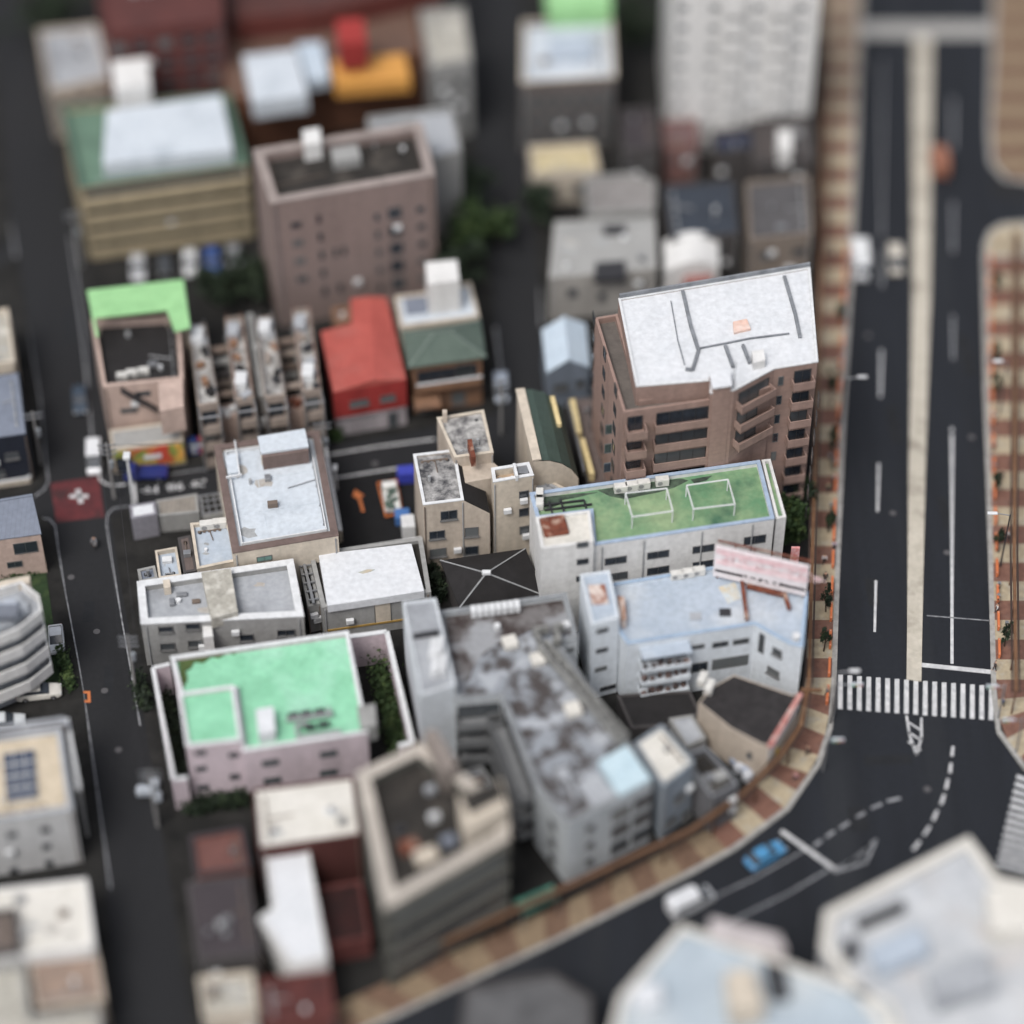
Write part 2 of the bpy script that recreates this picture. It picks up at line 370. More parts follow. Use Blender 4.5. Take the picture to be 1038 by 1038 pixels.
# ------------------------------------------------------------------ building kit
class B: pass
def edge_n(b, i):
    p = b.poly; n = len(p); a = Vector(p[i]); c = Vector(p[(i+1) % n]); d = (c-a); L = d.length; d.normalize()
    s = 1 if area2(p) > 0 else -1
    nn = Vector((d.y, -d.x))*s
    return a, d, L, nn
def roof_bits(b, z):
    rg = random.Random(int(b.poly[0][0]*31+b.poly[0][1]*17)); ins = [Vector((x[0], x[1], z)) for x in offset(b.poly, .75)]
    def S(s, t): return ins[0].lerp(ins[1], s).lerp(ins[3].lerp(ins[2], s), t)
    W_ = (ins[1]-ins[0]).length; D_ = (ins[2]-ins[1]).length
    sm = MB(); n = max(1, int(W_/rg.uniform(2.2, 3.4)))
    for i in range(1, n): sm.bar(S(i/n, 0)+Vector((0, 0, .012)), S(i/n, 1)+Vector((0, 0, .012)), .07, .03)
    n2 = max(1, int(D_/4.5))
    for i in range(1, n2): sm.bar(S(0, i/n2)+Vector((0, 0, .014)), S(1, i/n2)+Vector((0, 0, .014)), .07, .03)
    if sm.v: sm.build('roof_seams', b.roof.data.materials[0], b.roof)
    k = rg.choice([0, 1, 2, 3]); A_, B_ = [(S(.02, .06), S(.9, .06)), (S(.95, .1), S(.95, .9)), (S(.1, .95), S(.8, .95)), (S(.04, .1), S(.04, .85))][k]
    pr = MB(); u = Vector((0, 0, .16)); pr.tube(A_+u, B_+u, .07, 6); m_ = A_.lerp(B_, rg.uniform(.3, .7)); c_ = S(.5, .5); pr.tube(m_+u, m_.lerp(c_, .7)+u, .06, 6)
    for i in range(5): q = A_.lerp(B_, i/4); pr.box((q.x, q.y, z+.05), (.3, .3, .12))
    pr.build('pipe_run', rg.choice([framem, pipe_m, steel]), b.root)
    for i in range(rg.randint(2, 4) if W_*D_ > 30 else 1):
        q = S(rg.uniform(.1, .9), rg.uniform(.1, .9)); hh = rg.uniform(.3, .9)
        if rg.random() < .5: MB().tube((q.x, q.y, z), (q.x, q.y, z+hh), rg.uniform(.12, .28), 10).build('vent', rg.choice([whitep, steel, framem]), b.root)
        else: MB().box((q.x, q.y, z+hh/2), (rg.uniform(.5, 1.3), rg.uniform(.5, .9), hh), .14).build('roof_box', rg.choice([whitep, framem, pipe_m, steel]), b.root, bevel=.04)
    if b.roof.data.materials[0].name in ('light_blue_grey_roof', 'white_roof', 'cream_roof', 'grey_roof', 'pale_blue_roof', 'mottled_concrete', 'pale_white_roof', 'corrugated_grey_roof'):
        for i in range(rg.randint(2, 4)):
            q = S(rg.choice([.12, .88, rg.uniform(.2, .8)]), rg.uniform(.12, .88)); R0 = min(W_, D_)*rg.uniform(.06, .13)
            MB().prism([(q.x+R0*rg.uniform(.5, 1.2)*math.cos(t*.698)*1.4, q.y+R0*rg.uniform(.4, 1)*math.sin(t*.698)) for t in range(9)], z-.01, z+.008+.002*i).build('roof_stain', rg.choice([stain_a, stain_b]), b.roof)
    if len(b.poly) == 4:
        a, d, L, n = edge_n(b, 2); ang = math.atan2(d.y, d.x)
        for f in (.03, .97):
            c = a+d*L*f+n*.1; MB().tube((c.x, c.y, .1), (c.x, c.y, b.h-.3), .07, 6).build('downpipe', rg.choice([framem, pipe_m, steel]), b.root)
        for i in range(rg.randint(1, 3)):
            c = a+d*L*rg.uniform(.15, .85)+n*.3; MB().box((c.x, c.y, rg.uniform(.25, .75)*b.h), (.85, .4, .65), ang).build('wall_unit', whitep, b.root, bevel=.04)
    # outlet
    q = S(rg.choice([.06, .94]), rg.choice([.08, .92])); MB().tube((q.x, q.y, z), (q.x, q.y, z+.02), .22, 12).build('drain', darksteel, b.roof)
def bld(name, label, cat, px, h, wall, roof, ph=.5, t=.3, cop=None, z0=0, group=None, root=None, part=False):
    b = B(); b.h = h; b.z0 = z0; b.wallm = wall
    b.poly = [(q.x, q.y) for q in (P(u, v, h) for u, v in px)]
    cx = sum(p[0] for p in b.poly)/len(b.poly); cy = sum(p[1] for p in b.poly)/len(b.poly)
    b.root = root or thing(name, label, cat, (cx, cy, 0), group=group)
    inner = offset(b.poly, t)
    b.wall = MB().ring(b.poly, inner, z0, h, zi=h-ph).build('wall' if not part else part, wall, b.root)
    slab = MB().prism(offset(b.poly, t*.5), h-ph-.25, h-ph)
    b.roof = slab.build('roof' if not part else 'roof', roof, b.root if not part else b.wall)
    if cop:
        MB().ring(offset(b.poly, -.04), offset(b.poly, t+.04), h-.02, h+.10).build('coping', cop, b.root if not part else b.wall)
    b.ph = ph
    if not part and len(px) == 4 and h > 4: roof_bits(b, h-ph)
    return b
def hit(b, i, u, v):
    a, d, L, n = edge_n(b, i); r = ray(u, v)
    den = r.x*n.x+r.y*n.y; k = ((a.x-CAM.x)*n.x+(a.y-CAM.y)*n.y)/den
    q = CAM+r*k; return (q.x-a.x)*d.x+(q.y-a.y)*d.y, q.z
def win_m(b, i, t0, t1, z0, z1, gm=None, fm=None, out=.05, sill=True, parent=None, mull=None):
    a, d, L, n = edge_n(b, i); fm = fm or frame_mid; gm = gm or glass
    if t0 > t1: t0, t1 = t1, t0
    ang = math.atan2(d.y, d.x); w_ = t1-t0; hh = z1-z0; c = a+d*(t0+t1)/2+n*out/2; zc = (z0+z1)/2; fw = .07
    mb = MB(); mb.box((c.x, c.y, z1-fw/2), (w_, out*2, fw), ang); mb.box((c.x, c.y, z0+fw/2), (w_, out*2, fw), ang)
    for s in (-1, 1):
        q = c+d*s*(w_/2-fw/2); mb.box((q.x, q.y, zc), (fw, out*2-.004, hh-2*fw), ang)
    k = mull if mull is not None else (1 if w_ > 1.6 else 0)
    for j in range(k):
        q = c+d*(w_*((j+1)/(k+1))-w_/2); mb.box((q.x, q.y, zc), (.035, out*2-.01, hh-2*fw), ang)
    if sill:
        q = c+n*(.08); mb.box((q.x, q.y, z0-.04), (w_+.2, .3, .07), ang)
    f = mb.build('window', fm, parent or b.root)
    q = a+d*(t0+t1)/2+n*.012; MB().box((q.x, q.y, zc), (w_-2*fw, .03, hh-2*fw), ang).build('pane', gm, f)
    return f
def W(b, i, rects, **k):
    """rects: (u centre, v centre, width px, height px) on the face i"""
    for u, v, w_, h_ in rects:
        t0, z = hit(b, i, u-w_/2, v); t1, _ = hit(b, i, u+w_/2, v); _, z1 = hit(b, i, u, v-h_/2); _, z0 = hit(b, i, u, v+h_/2)
        win_m(b, i, t0, t1, max(z0, .1), z1, **k)
def grid(b, i, cols, rows, w_, h_, **k):
    a, d, L, n = edge_n(b, i)
    for z in rows:
        for c in cols: win_m(b, i, c*L-w_/2, c*L+w_/2, z, z+h_, **k)
def balc(b, i, f0, f1, z, dep=1.1, hp=1.05, m=None, glassy=True, parent=None):
    a, d, L, n = edge_n(b, i); ang = math.atan2(d.y, d.x); t0, t1 = sorted((f0*L, f1*L)); w_ = t1-t0; m = m or b.wallm
    c = a+d*(t0+t1)/2
    mb = MB(); q = c+n*dep/2; mb.box((q.x, q.y, z-.08), (w_, dep, .16), ang)
    q = c+n*(dep-.06); mb.box((q.x, q.y, z+hp/2-.08), (w_+.01, .12, hp+.2), ang)
    for s in (-1, 1):
        q = c+d*s*(w_/2-.06)+n*(dep/2-.07); mb.box((q.x, q.y, z+hp/2-.09), (.12, dep-.13, hp+.17), ang)
    mb.build('balcony', m, b.root)
    if glassy: win_m(b, i, t0+.25, t1-.25, z+.05, z+2.1, sill=False, fm=frame_dark, mull=max(1, int(w_/1.8)))
def rbox(b, name, px, h0, h1, m, m2=None, rootname=None):
    """box part standing on the roof"""
    poly = [P(u, v, h1) for u, v in px]
    return MB().prism(poly, h0, h1).build(name, m, b.root)

# materials for buildings
Wm = lambda n, c, **k: wallm(n, c, **k)
m_beige = Wm('beige_wall', (206, 190, 172)); m_cream = Wm('cream_wall', (222, 208, 188)); m_pink = Wm('pink_wall', (222, 204, 212))
m_white = Wm('white_wall', (232, 231, 229), dirty=.88); m_bluewhite = Wm('blue_white_wall', (220, 228, 236), dirty=.93); m_grey = Wm('grey_wall', (166, 166, 164))
m_brick = Wm('brown_tile_wall', (166, 136, 124), dirty=.85, streak=(2, .6, .06)); m_mauve = Wm('mauve_tile_wall', (148, 128, 122), dirty=.88)
m_tan = Wm('tan_wall', (176, 160, 126)); m_salmon = Wm('salmon_wall', (210, 182, 168)); m_dark = Wm('dark_wall', (84, 80, 80)); m_brown = Wm('brown_wall', (158, 116, 86))
m_redw = Wm('red_wall', (176, 48, 44)); m_maroon = Wm('maroon_wall', (112, 58, 54)); m_orangeb = Wm('rust_orange_wall', (124, 80, 56))
r_grey = mat('grey_roof', (176, 180, 186), (154, 158, 164), .35, .1, .8, c3=(140, 144, 150)); r_light = mat('light_blue_grey_roof', (206, 214, 222), (190, 200, 210), .3, .1, .75, c3=(176, 186, 196))
r_white = mat('white_roof', (220, 222, 226), (208, 212, 217), .3, .1, .7); r_cream = mat('cream_roof', (226, 222, 214), (206, 202, 192), .4, .2, .8)
r_mint = mat('mint_roof', (140, 218, 176), (116, 192, 150), .35, .3, .7, c3=(150, 214, 182)); r_lime = mat('lime_green_roof', (154, 214, 142), (134, 194, 126), .5, .1, .6)
r_green = mat('patchy_green_roof', (92, 142, 100), (142, 168, 122), .22, .5, .75, c3=(44, 98, 76)); r_stain = mat('stained_roof', (144, 150, 158), (76, 70, 69), .5, .8, .85, c3=(168, 173, 180))
r_black = mat('black_roof', (34, 32, 33), (46, 44, 45), .5, .2, .85); r_dk = mat('dark_stained_roof', (58, 54, 50), (38, 36, 34), .5, .3, .9, c3=(80, 74, 68))
r_mottle = mat('mottled_roof', (66, 66, 70), (176, 174, 172), .9, .55, .85); r_mottle2 = mat('pale_mottled_roof', (190, 188, 184), (92, 90, 92), .9, .45, .85)
r_blue = mat('pale_blue_roof', (178, 190, 204), (164, 178, 194), .35, .3, .7, c3=(190, 198, 206)); r_conc = mat('mottled_concrete', (186, 182, 170), (150, 146, 136), 1.4, .3, .9, c3=(204, 200, 190))
r_red = mat('red_metal_roof', (194, 88, 76), (172, 72, 62), .35, .2, .55, spec=.4, c3=(180, 92, 82), streak=(0, .6, .1)); r_gm = mat('green_metal_roof', (72, 90, 82), (60, 78, 70), .3, .1, .5, streak=(0, .45, .12)); r_gh = mat('green_slate_roof', (92, 108, 98), (76, 92, 84), .6, .2, .8, streak=(1, .5, .14))
r_brown = mat('brown_metal_roof', (112, 98, 94), (98, 86, 82), .4, .1, .7, streak=(0, .45, .1)); r_maroon = mat('maroon_roof', (104, 56, 52), (84, 48, 46), .3, .2, .8); r_plum = mat('plum_grey_roof', (72, 64, 68), (60, 54, 58), .3, .1, .8)
r_slate = mat('slate_roof', (60, 68, 80), (48, 54, 64), .5, .2, .7); r_corr = mat('corrugated_grey_roof', (166, 166, 164), (154, 154, 152), .4, .1, .8, streak=(1, .7, .1)); r_amber = mat('amber_roof', (224, 158, 46), (206, 140, 40), .4, .1, .6)
r_bm = mat('blue_grey_metal_roof', (128, 136, 152), (114, 122, 138), .3, .1, .5, streak=(0, .5, .1)); r_sky = mat('pale_sky_metal_roof', (196, 212, 226), (182, 200, 216), .4, .1, .5, streak=(0, .5, .06))

# ================================================================== BUILDINGS
# --- office with tan bands, upper left
b = bld('office_building', 'long tan office block with banded floors and green trimmed pale roof', 'building', [(62, 108), (232, 94), (252, 166), (80, 190)], 11.5, m_tan, mat('green_deck', (104, 138, 116), (84, 112, 96), .3, .2, .8), ph=.8, cop=mat('green_trim', (88, 124, 108)))
rbox(b, 'upper_roof', [(108, 112), (224, 96), (236, 152), (104, 166)], 10.8, 12.8, r_light); rbox(b, 'plant_room', [(113, 62), (150, 58), (152, 86), (116, 90)], 10.7, 15, m_white)
for k in range(4):
    z = 1.0+k*2.65; a, d, L, n = edge_n(b, 2); ang = math.atan2(d.y, d.x); c = a+d*L/2+n*.35
    MB().box((c.x, c.y, z), (L-.4, .7, 1.25), ang).build('floor_band', m_tan, b.root)
    win_m(b, 2, .5, L-.5, z+.7, z+1.95, sill=False, mull=14, fm=frame_dark)
# --- mauve tiled block
b = bld('apartment_block', 'mauve tiled square apartment block with sunken dark roof', 'building', [(256, 152), (428, 124), (441, 178), (274, 207)], 19.5, m_mauve, r_dk, ph=1.2, t=1.1, cop=Wm('mauve_rim', (166, 152, 146)))
rbox(b, 'stair_room', [(306, 132), (324, 129), (326, 144), (308, 147)], 18.3, 20.8, m_white); rbox(b, 'roof_plant', [(335, 150), (362, 146), (366, 160), (338, 164)], 18.3, 19.6, m_grey)
W(b, 2, [(300+k*2.1, 228+k*18.2, 11, 6) for k in range(4)]+[(323+k*1.6, 222+k*18.2, 5, 9) for k in range(5)]+[(400+k*.9, 216+k*17.8, 14, 12) for k in range(5)]+[(382+k, 220+k*17.8, 5, 8) for k in range(5)]+[(426+k*.8, 212+k*17.5, 8, 6) for k in range(5)]+[(340, 256, 4, 10), (349, 254, 4, 10), (345, 292, 5, 9)], sill=False)
b2 = bld('flat_roof_building', 'grey flat roofed building right behind the mauve block', 'building', [(372, 118), (458, 108), (468, 152), (440, 160), (420, 122), (374, 132)], 14, m_grey, r_grey)
# --- beyond them
b = bld('brick_building', 'dark maroon brick building at the far upper left', 'building', [(92, -60), (222, -70), (226, 20), (104, 34)], 18, m_maroon, r_maroon, cop=r_maroon); grid(b, 2, [.12, .3, .5, .7, .88], [3, 6, 9, 12, 15], 1.6, 1.3)
b = bld('grey_roof_house', 'low grey roofed building beside the far end of the narrow road', 'building', [(38, 30), (98, 24), (112, 78), (50, 92)], 8, m_beige, r_grey); grid(b, 2, [.2, .5, .8], [2, 5], 1.3, 1.1)
b = bld('orange_building', 'rust orange building with an amber roof terrace', 'building', [(222, 36), (330, 14), (420, 2), (430, 52), (336, 66), (250, 100), (228, 96)], 11, m_orangeb, mat('rusty_roof', (118, 88, 72), (98, 76, 66), .3, .2, .8), ph=.6)
rbox(b, 'amber_canopy', [(336, 62), (410, 54), (416, 80), (340, 86)], 10.4, 12.4, r_amber); rbox(b, 'grey_penthouse', [(246, 56), (300, 50), (312, 96), (256, 104)], 10.4, 13, r_light)
rbox(b, 'blue_roof_box', [(300, 44), (326, 42), (334, 78), (312, 82)], 10.4, 12, r_sky)
b = bld('red_tower_building', 'dark red building with a bright red rooftop sign box', 'building', [(230, -70), (440, -90), (448, -20), (330, 10), (238, 20)], 14, Wm('dull_red_wall', (112, 52, 44)), mat('dull_red_roof', (96, 54, 48), (76, 50, 48), .3, .2, .8)); rbox(b, 'sign_box', [(340, 20), (368, 18), (372, 42), (344, 45)], 13.5, 17.5, m_redw)
b = bld('grey_office', 'tall dark grey office building beyond the amber terrace', 'building', [(425, 10), (470, 6), (478, 60), (434, 68)], 12, m_grey, r_conc); grid(b, 2, [.3, .7], [2, 5, 8], 1.2, 1.3)
b = bld('pale_roof_building', 'building with pale blue grey stepped roof beyond the crossroads', 'building', [(530, 22), (620, 18), (624, 78), (528, 84)], 11, Wm('grey_brown_wall', (112, 104, 102)), r_light, ph=.7, cop=m_cream); rbox(b, 'green_roof_deck', [(552, -14), (618, -16), (620, 8), (556, 10)], 10.2, 13, r_lime)
rbox(b, 'plant_room', [(556, 36), (600, 34), (602, 56), (558, 58)], 10.2, 11.4, r_blue); grid(b, 2, [.1, .26, .42, .58, .74, .9], [1.2, 4, 7], 1.2, 1.4, gm=glass_pale)
b = bld('shop_building', 'low building with a yellow cream front below the pale stepped roof building', 'building', [(536, 148), (602, 144), (608, 172), (540, 178)], 5, m_cream, mat('yellow_roof', (206, 190, 146), (186, 170, 130))); grid(b, 2, [.3, .7], [1.5], 1.8, 1.5)
b = bld('tower_block', 'tall white residential tower with columns of balconies', 'building', [(678, -110), (820, -110), (834, -14), (684, -14)], 26, m_white, r_white, cop=whitep)
a, d, L, n = edge_n(b, 2)
for f in (.12, .42, .72, .93):
    for k in range(8): win_m(b, 2, f*L-.6, f*L+.6, 1.2+k*3.0, 1.2+k*3.0+1.1, sill=False, gm=Wm('pale_band', (138, 140, 144)), fm=whitep)
for k in range(8):
    balc(b, 2, .20, .34, 1.0+k*3.0, dep=.7, hp=2.3, m=m_white, glassy=False); balc(b, 2, .52, .66, 1.0+k*3.0, dep=.7, hp=2.3, m=m_white, glassy=False)
for k in range(8): win_m(b, 1, 2, 4, 1+k*3, 2.6+k*3)
b = bld('small_house', 'small reddish house at the foot of the white tower', 'house', [(672, 122), (706, 120), (708, 146), (674, 150)], 6, Wm('red_brown_wall', (150, 106, 100)), mat('dusty_red_roof', (120, 92, 92), (104, 82, 82)));  W(b, 2, [(684, 160, 6, 5), (698, 159, 6, 5)])
b = bld('dark_house', 'dark slate blue roofed house left of the grey block by the avenue', 'house', [(672, 188), (744, 182), (750, 236), (680, 244)], 7, m_dark, r_slate, ph=.2, t=.2); W(b, 2, [(700, 256, 9, 7), (730, 253, 9, 7)])
b = bld('grey_block', 'grey block with a beige front beside the avenue pavement', 'building', [(756, 184), (820, 178), (824, 236), (760, 243)], 9, Wm('greybeige_wall', (146, 132, 120)), mat('dark_grey_roof', (92, 90, 92), (78, 76, 78), .4, .2, .8)); W(b, 2, [(776, 258, 13, 6), (810, 254, 13, 6)])
b = bld('low_shed', 'low brownish building next to the avenue and the white tower', 'building', [(760, 122), (822, 116), (826, 160), (764, 166)], 7, m_dark, mat('brown_grey_roof', (86, 78, 76), (66, 62, 62), .4, .3, .8)); rbox(b, 'white_box', [(788, 132), (802, 131), (803, 152), (790, 153)], 6.4, 9, m_white)
b = bld('navy_house', 'house with a small deep blue roof by the white tower', 'house', [(722, 132), (762, 128), (764, 150), (724, 154)], 6, m_dark, mat('navy_roof', (46, 58, 86), (36, 44, 66)))
b = bld('old_house', 'old grey house with pale roof behind the corrugated grey house', 'house', [(592, 178), (640, 175), (664, 182), (664, 212), (596, 216)], 6.5, m_grey, mat('dusty_roof', (150, 146, 144), (120, 116, 114), .6, .3, .8)); W(b, 2, [(615, 224, 8, 4), (645, 222, 8, 4)])
b = bld('brown_house', 'dark brown house between the dark lane and the tower block', 'house', [(628, 110), (664, 108), (668, 150), (632, 152)], 8, m_dark, mat('plum_roof', (68, 62, 66), (56, 50, 54), .4, .2, .8)); W(b, 2, [(640, 166, 6, 5), (658, 165, 6, 5)])
# corrugated grey house with dormers
b = bld('corrugated_house', 'house with a wide corrugated grey roof and two dark roof lights', 'house', [(562, 224), (664, 220), (666, 272), (556, 282)], 7, Wm('pale_grey_wall', (176, 172, 166)), r_corr, ph=.05, t=.1)
for px in ([(612, 228), (634, 227), (634, 236), (612, 237)], [(604, 266), (634, 264), (634, 281), (602, 283)]): rbox(b, 'roof_light', px, 6.6, 7.25, darksteel)
W(b, 2, [(580, 296, 10, 7), (610, 300, 8, 7), (650, 286, 10, 6)])
# white arched house
b = thing('arched_roof_house', 'small white house with a rounded roof and a brick red lean-to', 'house', tuple(P(700, 270, 0)))
p0, p1, p2, p3 = P(673, 244, 6), P(728, 240, 6), P(729, 270, 6), P(674, 276, 6)
mb = MB(); N = 8
for i in range(N):
    t0, t1 = i/N, (i+1)/N; za, zb = 6+1.2*math.sin(math.pi*t0), 6+1.2*math.sin(math.pi*t1)
    A0, A1, B0, B1 = p0.lerp(p1, t0), p0.lerp(p1, t1), p3.lerp(p2, t0), p3.lerp(p2, t1)
    for q, z in ((A0, za), (A1, zb), (B0, za), (B1, zb)): q.z = z
    mb.face([A0, A1, B1, B0]); 
    for X, Y in ((A0, A1), (B0, B1)): mb.face([X, Y, (Y.x, Y.y, 0), (X.x, X.y, 0)])
mb.face([p0, p3, (p3.x, p3.y, 0), (p0.x, p0.y, 0)]); mb.face([p1, p2, (p2.x, p2.y, 0), (p1.x, p1.y, 0)])
mb.build('shell', m_white, b); MB().prism([P(692, 270, 5), P(721, 267, 5), P(722, 286, 5), P(694, 289, 5)], 0, 5).build('lean_to', Wm('brick_red_wall', (166, 104, 96)), b)
# pale blue gabled house
def gable(name, label, px, he, hr, wall, roof, along=True, ov=.35, f=(.5, .5)):
    """eaves corners px (NW,NE,SE,SW); ridge parallel to the left/right edges if along"""
    q = [P(u, v, he) for u, v in px]; c = sum(q, Vector())/4
    r = thing(name, label, 'house', (c.x, c.y, 0)); b = B(); b.root = r; b.h = he; b.wallm = wall; b.poly = [(x.x, x.y) for x in q]
    if along: a0, a1 = q[0].lerp(q[1], f[0]), q[3].lerp(q[2], f[1])
    else: a0, a1 = q[0].lerp(q[3], f[0]), q[1].lerp(q[2], f[1])
    a0.z = a1.z = hr; wl = MB()
    ins = [c+(x-c)*.97 for x in q]; ins = [Vector((x.x, x.y, he)) for x in ins]
    i0 = c+(a0-c)*.97; i1 = c+(a1-c)*.97; i0.z = i1.z = hr-.1
    wl.prism([(x.x, x.y) for x in ins], 0, he-.02)
    if along:
        for A, Bq, I in ((ins[0], ins[1], i0), (ins[3], ins[2], i1)): wl.face([A, Bq, I])
        fs = [[q[0], a0, a1, q[3]], [a0, q[1], q[2], a1]]
    else:
        for A, Bq, I in ((ins[0], ins[3], i0), (ins[1], ins[2], i1)): wl.face([A, Bq, I])
        fs = [[q[0], q[1], a1, a0], [a0, a1, q[2], q[3]]]
    wl.build('wall', wall, r); rf = MB()
    for s in fs:
        rf.face(s); rf.face([Vector(x)-Vector((0, 0, .12)) for x in s])
    o = rf.build('roof', roof, r); rg = MB().bar(a0+Vector((0, 0, .05)), a1+Vector((0, 0, .05)), .3, .12); rg.build('ridge', roof, o)
    return b
b = gable('blue_gabled_house', 'small house with a pale sky blue gabled roof left of the brown tiled block', [(549, 334), (594, 328), (598, 372), (554, 378)], 6, 7.6, Wm('blue_grey_wall', (122, 134, 150)), r_sky); W(b, 2, [(568, 392, 14, 6), (588, 388, 8, 6)])

# --- black/lime roof corner building with shop
b = bld('corner_building', 'pink fronted corner building with a lime green deck around a black roof', 'building', [(92, 324), (182, 318), (186, 384), (104, 392)], 9.5, m_salmon, r_black, ph=1.0, t=.45)
lg = MB().prism([P(u, v, 12) for u, v in ((88, 294), (186, 283), (193, 332), (177, 336), (169, 314), (96, 322), (100, 340), (97, 341))], 11.8, 12.0); o = lg.build('deck_roof', r_lime, b.root)
mb = MB()
for u, v in ((91, 300), (183, 290), (189, 328), (98, 318), (168, 310)): q = P(u, v, 11.8); mb.tube((q.x, q.y, 8), (q.x, q.y, 11.8), .12)
mb.prism([P(u, v, 11.8) for u, v in ((92, 297), (183, 287), (186, 296), (94, 307))], 0, 11.75); mb.build('deck_wall', m_beige, b.root)
a, d, L, n = edge_n(b, 2)
W(b, 2, [(131, 416, 18, 5), (145, 399, 16, 5)], sill=False)
rbox(b, 'bay', [(160, 388), (185, 384), (186, 412), (162, 417)], 6.0, 9.7, m_salmon)
q = P(174, 399, 0)
# stair rail (dark diagonal) on the front
sa = hit(b, 2, 122, 392); sb = hit(b, 2, 160, 413); A = a+d*sa[0]+n*.5; Bq = a+d*sb[0]+n*.5
MB().bar((A.x, A.y, sa[1]), (Bq.x, Bq.y, sb[1]), .9, .2).build('outside_stair', darksteel, b.root)
aw = bld('x', '', '', [(111, 436), (184, 426), (186, 446), (113, 456)], 3.9, m_cream, r_corr, ph=.1, root=b.root, part='shop_annex')
mural = mat('shop_mural', (236, 168, 40), (120, 150, 52), .55, .65, .6, c3=(204, 66, 40))
x, dd, LL, nn = edge_n(aw, 2); c = x+dd*LL/2+nn*.08; ang = math.atan2(dd.y, dd.x)
MB().box((c.x, c.y, 2.0), (LL-.3, .14, 3.0), ang).build('mural_panel', mural, b.root)
c = x+dd*LL*.45+nn*.2; mbe = MB(); mbe.prism([(c.x+math.cos(t)*dd.x*1.2, c.y+math.cos(t)*dd.y*1.2) for t in (0, 1, 2, 3)], 0, 0) if False else None
MB().box((c.x, c.y, 2.1), (2.0, .06, .7), ang).build('mural_emblem', whitep, b.root, bevel=.25)
c = x+dd*LL*.86+nn*.2; MB().box((c.x, c.y, 1.5), (1.9, .06, 2.2), ang).build('shop_door', glass, b.root)
# roof things on the black roof
# --- row of narrow back-to-back apartments
def wing(px, h, m, r, nm, root): return bld('x', '', '', px, h, m, r, ph=.4, t=.25, root=root, part=nm)
m_tw = Wm('worn_beige_wall', (168, 152, 140)); r_tw = mat('worn_white_roof', (206, 204, 200), (116, 114, 112), .8, .5, .9, c3=(150, 146, 142))
for (label, dx) in (('left pair of narrow white roofed apartment wings with a dark open court between', 0), ('right pair of narrow white roofed apartment wings, beside the red roof', 68)):
    r = thing('terraced_apartments', label, 'building', tuple(P(225+dx, 420, 0)), group='twin apartment terraces')
    o = -dx*.12
    L1 = wing([(192+dx, 330+o), (208+dx, 328+o), (222+dx, 408+o), (200+dx, 411+o)], 9, m_tw, r_tw, 'wing', r)
    L2 = wing([(228+dx, 322+o), (246+dx, 320+o), (258+dx, 402+o), (238+dx, 405+o)], 9, m_tw, r_tw, 'wing', r)
    for bb, k in ((L1, 0), (L2, 1)):
        for zz in (.6, 3.2, 5.8): balc(bb, 2, .05, .95, zz, dep=1.6, m=m_tw)
        a, d, L, n = edge_n(bb, 2); fm2 = MB()
        for f in (.03, .97): c = a+d*L*f+n*1.7; fm2.tube((c.x, c.y, 0), (c.x, c.y, 8.6), .1, 6)
        c0, c1 = a+d*L*.03+n*1.7, a+d*L*.97+n*1.7; fm2.tube((c0.x, c0.y, 8.6), (c1.x, c1.y, 8.6), .1, 6); c = a+d*L*.03; fm2.tube((c.x, c.y, 8.6), (c0.x, c0.y, 8.6), .08, 6); c = a+d*L*.97; fm2.tube((c.x, c.y, 8.6), (c1.x, c1.y, 8.6), .08, 6)
        fm2.build('balcony_frame', steel, r)
        rl_ = MB(); rp = [Vector((x[0], x[1], 9.7)) for x in offset(bb.poly, .2)]
        for i in (1, 3):
            p0_, p1_ = rp[i], rp[(i+1) % 4]; rl_.tube(p0_, p1_, .05, 5)
            for k_ in range(7): e_ = p0_.lerp(p1_, k_/6); rl_.tube(e_-Vector((0, 0, .8)), e_, .035, 4)
        rl_.build('roof_railing', rust if k else steel, r)
        for k_ in range(6):
            e_ = P(200+dx+k*36+random.uniform(-4, 6)+k_*2.2, 336+o+k_*12+random.uniform(-4, 4), 9.0); MB().box((e_.x, e_.y, 8.95), (random.uniform(.5, 1.3), random.uniform(.5, 1.6), random.uniform(.4, .9)), random.random()).build('roof_box', random.choice([r_grey, darksteel, m_tw, r_black, m_brown, steel]), r)
        for f in (.2, .5, .8):
            for zz in (1, 3.8, 6.4): win_m(bb, 1 if k == 0 else 3, f*16-.6, f*16+.6, zz, zz+1.2)
    for (v0, z) in ((352, 8), (364, 6.5), (377, 5.5), (386, 4.5), (397, 7.4)):
        MB().prism([P(208+dx+(v0-330)*.18, v0+o, z), P(231+dx+(v0-330)*.13, v0-3+o, z), P(232+dx+(v0-330)*.13, v0+2+o, z), P(209+dx+(v0-330)*.18, v0+5+o, z)], z-.4, z).build('bridge', random.choice([m_tw, m_dark, m_grey, Wm('dull_tan_wall', (130, 112, 100))]), r)
    MB().prism([P(213+dx, 412+o, 5.5), P(240+dx, 408+o, 5.5), P(243+dx, 421+o, 5.5), P(216+dx, 425+o, 5.5)], 0, 5.5).build('front_terrace', m_salmon, r)
    mb = MB()
    for k in range(7):
        q = P(216+dx+k*3.6, 419+o-k*.5+random.uniform(-3, 3), 6); mb.box((q.x, q.y, 5.9), (random.uniform(.3, 1), .5, random.uniform(.4, .9)), random.random())
    mb.build('terrace_clutter', [rust if dx else whitep], r)
    for k, (u, v) in enumerate(((200, 340), (236, 335), (244, 385))):
        q = P(u+dx, v+o, 9.4); MB().box((q.x, q.y, 9.2), (1.3, 2.0, 1.2)).build('roof_hatch', [whitep, r_grey, whitep][k], r)
